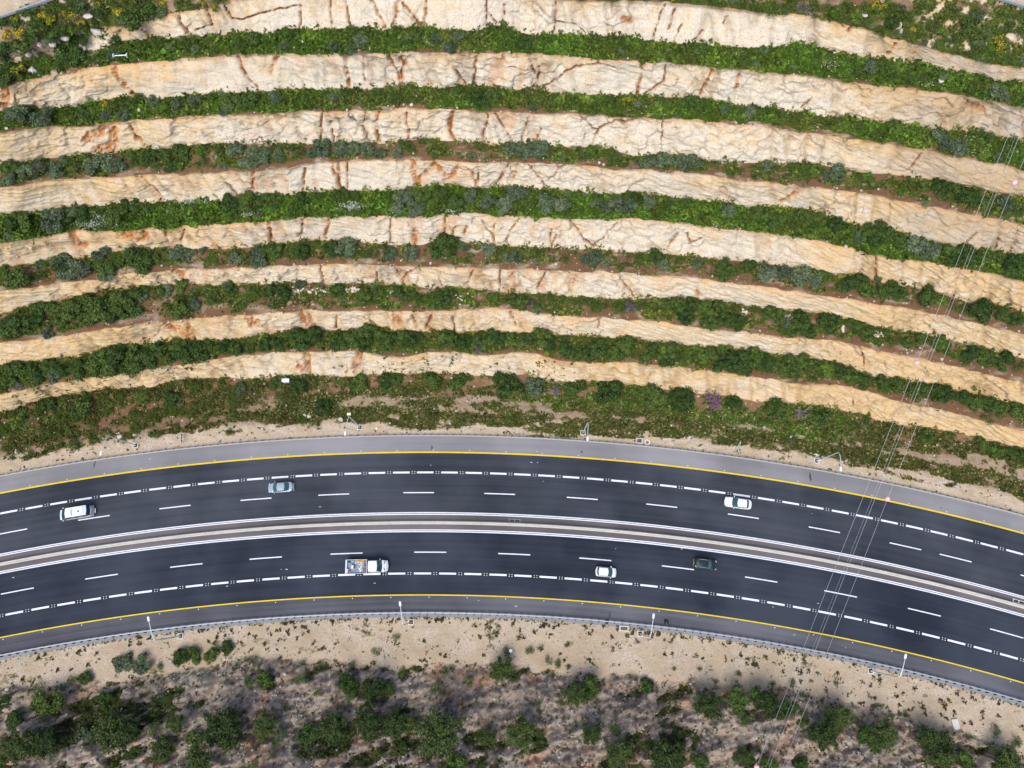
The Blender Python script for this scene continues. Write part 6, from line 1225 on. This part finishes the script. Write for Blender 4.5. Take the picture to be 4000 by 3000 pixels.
wcol = np.where(sp_ > .5, np.where(kk < .6, np.array([.03, .035, .018]), np.where(kk < .85, np.array([.06, .05, .04]), np.array([.05, .075, .02]))), np.where(kk < .5, np.array([.09, .075, .04]), np.array([.06, .07, .025])))
tuft_mesh('weeds', WP, rng.uniform(.16, .38, NW) * np.where(sp_[:, 0] > .5, 1.2, .8), wcol)
# dark red and green rosettes on the pale sand
ros_c, ros_s, ros_col = [], [], []
for _ in range(260):
    x = rnd.uniform(-20, 4020); y0 = float(np.interp(x, xs2, ya)); y1 = float(np.interp(x, xs2, yb)); f = rnd.random() ** 1.6
    y = y0 + 6 + (y1 - y0 - 14) * f
    if vnoise(np.array([x / 90]), np.array([y / 60]), 230)[0] < .40: continue
    p = at(x, y); red = rnd.random() < .62
    for _k in range(7):
        ros_c.append((p.x + rnd.gauss(0, .17), p.y + rnd.gauss(0, .17), p.z)); ros_s.append(rnd.uniform(.16, .34)); ros_col.append((.075, .022, .02) if red else (.035, .055, .014))
for x in np.arange(-30, 4030, 13):
    if rnd.random() < .62:
        p = at(x, float(np.interp(x, xs2, ya)) + rnd.uniform(2, 7))
        for _k in range(3): ros_c.append((p.x + rnd.gauss(0, .2), p.y + rnd.gauss(0, .1), p.z)); ros_s.append(rnd.uniform(.10, .26)); ros_col.append(rnd.choice([(.04, .06, .012), (.06, .045, .02), (.05, .07, .02)]))
tuft_mesh('rosette_weeds', np.array(ros_c), np.array(ros_s), np.array(ros_col), 4)
# white and yellow wildflowers
fl_p, fl_c = [], []
for o, x, y, w, h, n, c in [('A', 580, 1390, 120, 35, 260, 'w'), ('A', 620, 1335, 60, 25, 90, 'w'), ('A', 1190, 1250, 80, 22, 170, 'w'), ('A', 1520, 1325, 50, 18, 70, 'w'), ('A', 2170, 1285, 60, 18, 90, 'w'), ('B', 130, 1275, 90, 28, 150, 'w'), ('B', 390, 1305, 40, 14, 60, 'w'), ('B', 935, 1255, 25, 14, 30, 'w'), ('B', 1330, 1285, 30, 20, 50, 'w'), ('B', 740, 1305, 60, 14, 50, 'w'), ('B', 570, 250, 25, 20, 40, 'w'), ('C', 1000, 400, 60, 30, 60, 'y'), ('C', 1955, 960, 40, 25, 70, 'y'), ('C', 1890, 860, 40, 20, 60, 'y'), ('C', 1620, 530, 40, 20, 40, 'y'), ('A', 1050, 1300, 60, 30, 90, 'y'), ('E', 700, 310, 30, 20, 50, 'w'), ('D', 1900, 1250, 300, 70, 120, 'y'), ('E', 500, 1220, 600, 50, 160, 'y'), ('F', 400, 1350, 400, 120, 130, 'y'), ('F', 1400, 1140, 60, 20, 40, 'y'), ('C', 450, 340, 60, 30, 40, 'y')]:
    for _ in range(n):
        p = at(ORG[o][0] + (x + rnd.gauss(0, w * .5)) * K, ORG[o][1] + (y + rnd.gauss(0, h * .5)) * K); fl_p.append((p.x, p.y, p.z + rnd.uniform(.15, .4))); fl_c.append((.62, .66, .58) if c == 'w' else (.50, .52, .26))
tuft_mesh('wildflowers', np.array(fl_p), np.full(len(fl_p), .16), np.array(fl_c), 2, .4)
# loose rubble at the foot of faces, on the verge and in rows on the sixth terrace
iv, iq = ico_np(); rp, rs, rc_ = [], [], []
rd = np.where((Sg % 2 == 0) & (Sg < 16), .25 + .8 * (cl(T2) < .3), .1) + np.where(Sg == 0, .7, 0); rd *= inpic * (cl(dk) > 1.0)
kq = sample(rd, AR, 3200); a_, b__ = np.unravel_index(kq, AR.shape)
for a, b_ in zip(a_, b__): rp.append((DX[sl][a, b_], DY[sl][a, b_], DZ[sl][a, b_])); rs.append(abs(rnd.gauss(0, .09)) + .04); rc_.append(rnd.uniform(.7, 1.1))
kq = sample(onp * (1.0 + 0 * AR2), AR2, 5200); a_, b__ = np.unravel_index(kq, AR2.shape)
for a, b_ in zip(a_, b__): rp.append((SX[s2_][a, b_], SYw[s2_][a, b_], SZd[s2_][a, b_])); rs.append(abs(rnd.gauss(0, .07)) + .04); rc_.append(rnd.uniform(.7, 1.0))
for o, x0, x1, y, n in (('D', 1790, 2060, 530, 60), ('D', 2130, 2200, 525, 22), ('E', 60, 170, 525, 40), ('E', 300, 380, 530, 10), ('F', 470, 500, 670, 30), ('F', 740, 790, 690, 26), ('F', 1090, 1100, 770, 22), ('F', 1290, 1350, 800, 26), ('E', 760, 900, 560, 14)):
    for _ in range(n):
        p = at(ORG[o][0] + rnd.uniform(x0, x1) * K, ORG[o][1] + (y + rnd.gauss(0, 9)) * K); rp.append(tuple(p)); rs.append(rnd.uniform(.10, .26)); rc_.append(1.25)
rp = np.array(rp); rs = np.array(rs); n = len(rp)
V = rp[:, None, :] + iv[None] * (rs[:, None, None] * rng.uniform(.7, 1.25, (n, len(iv), 1))) * np.array([1, 1, .7]); Q = iq[None] + (np.arange(n) * len(iv))[:, None, None]
cc = np.concatenate([np.array([.52, .47, .40])[None] * np.array(rc_)[:, None], np.ones((n, 1))], 1)
m_, N_, L_, B_ = new_mat('rubble_stone'); a1_ = attrn(N_, 'col'); nn_ = noisen(N_, L_, 3, 3, .6, objpos(N_)); L_.new(mixn(N_, L_, nn_, a1_.outputs['Color'], mixn(N_, L_, .5, a1_.outputs['Color'], (.2, .15, .1))), B_.inputs['Base Color']); B_.inputs['Roughness'].default_value = .95
tag(link('rubble', np_mesh('rubble', V.reshape(-1, 3), Q.reshape(-1, 3), m_, False, {'col': np.repeat(cc, len(iv), 0)})), kind='stuff')
print('plants', len(items), 'dark', cnt_d, 'scrub', len(lst))
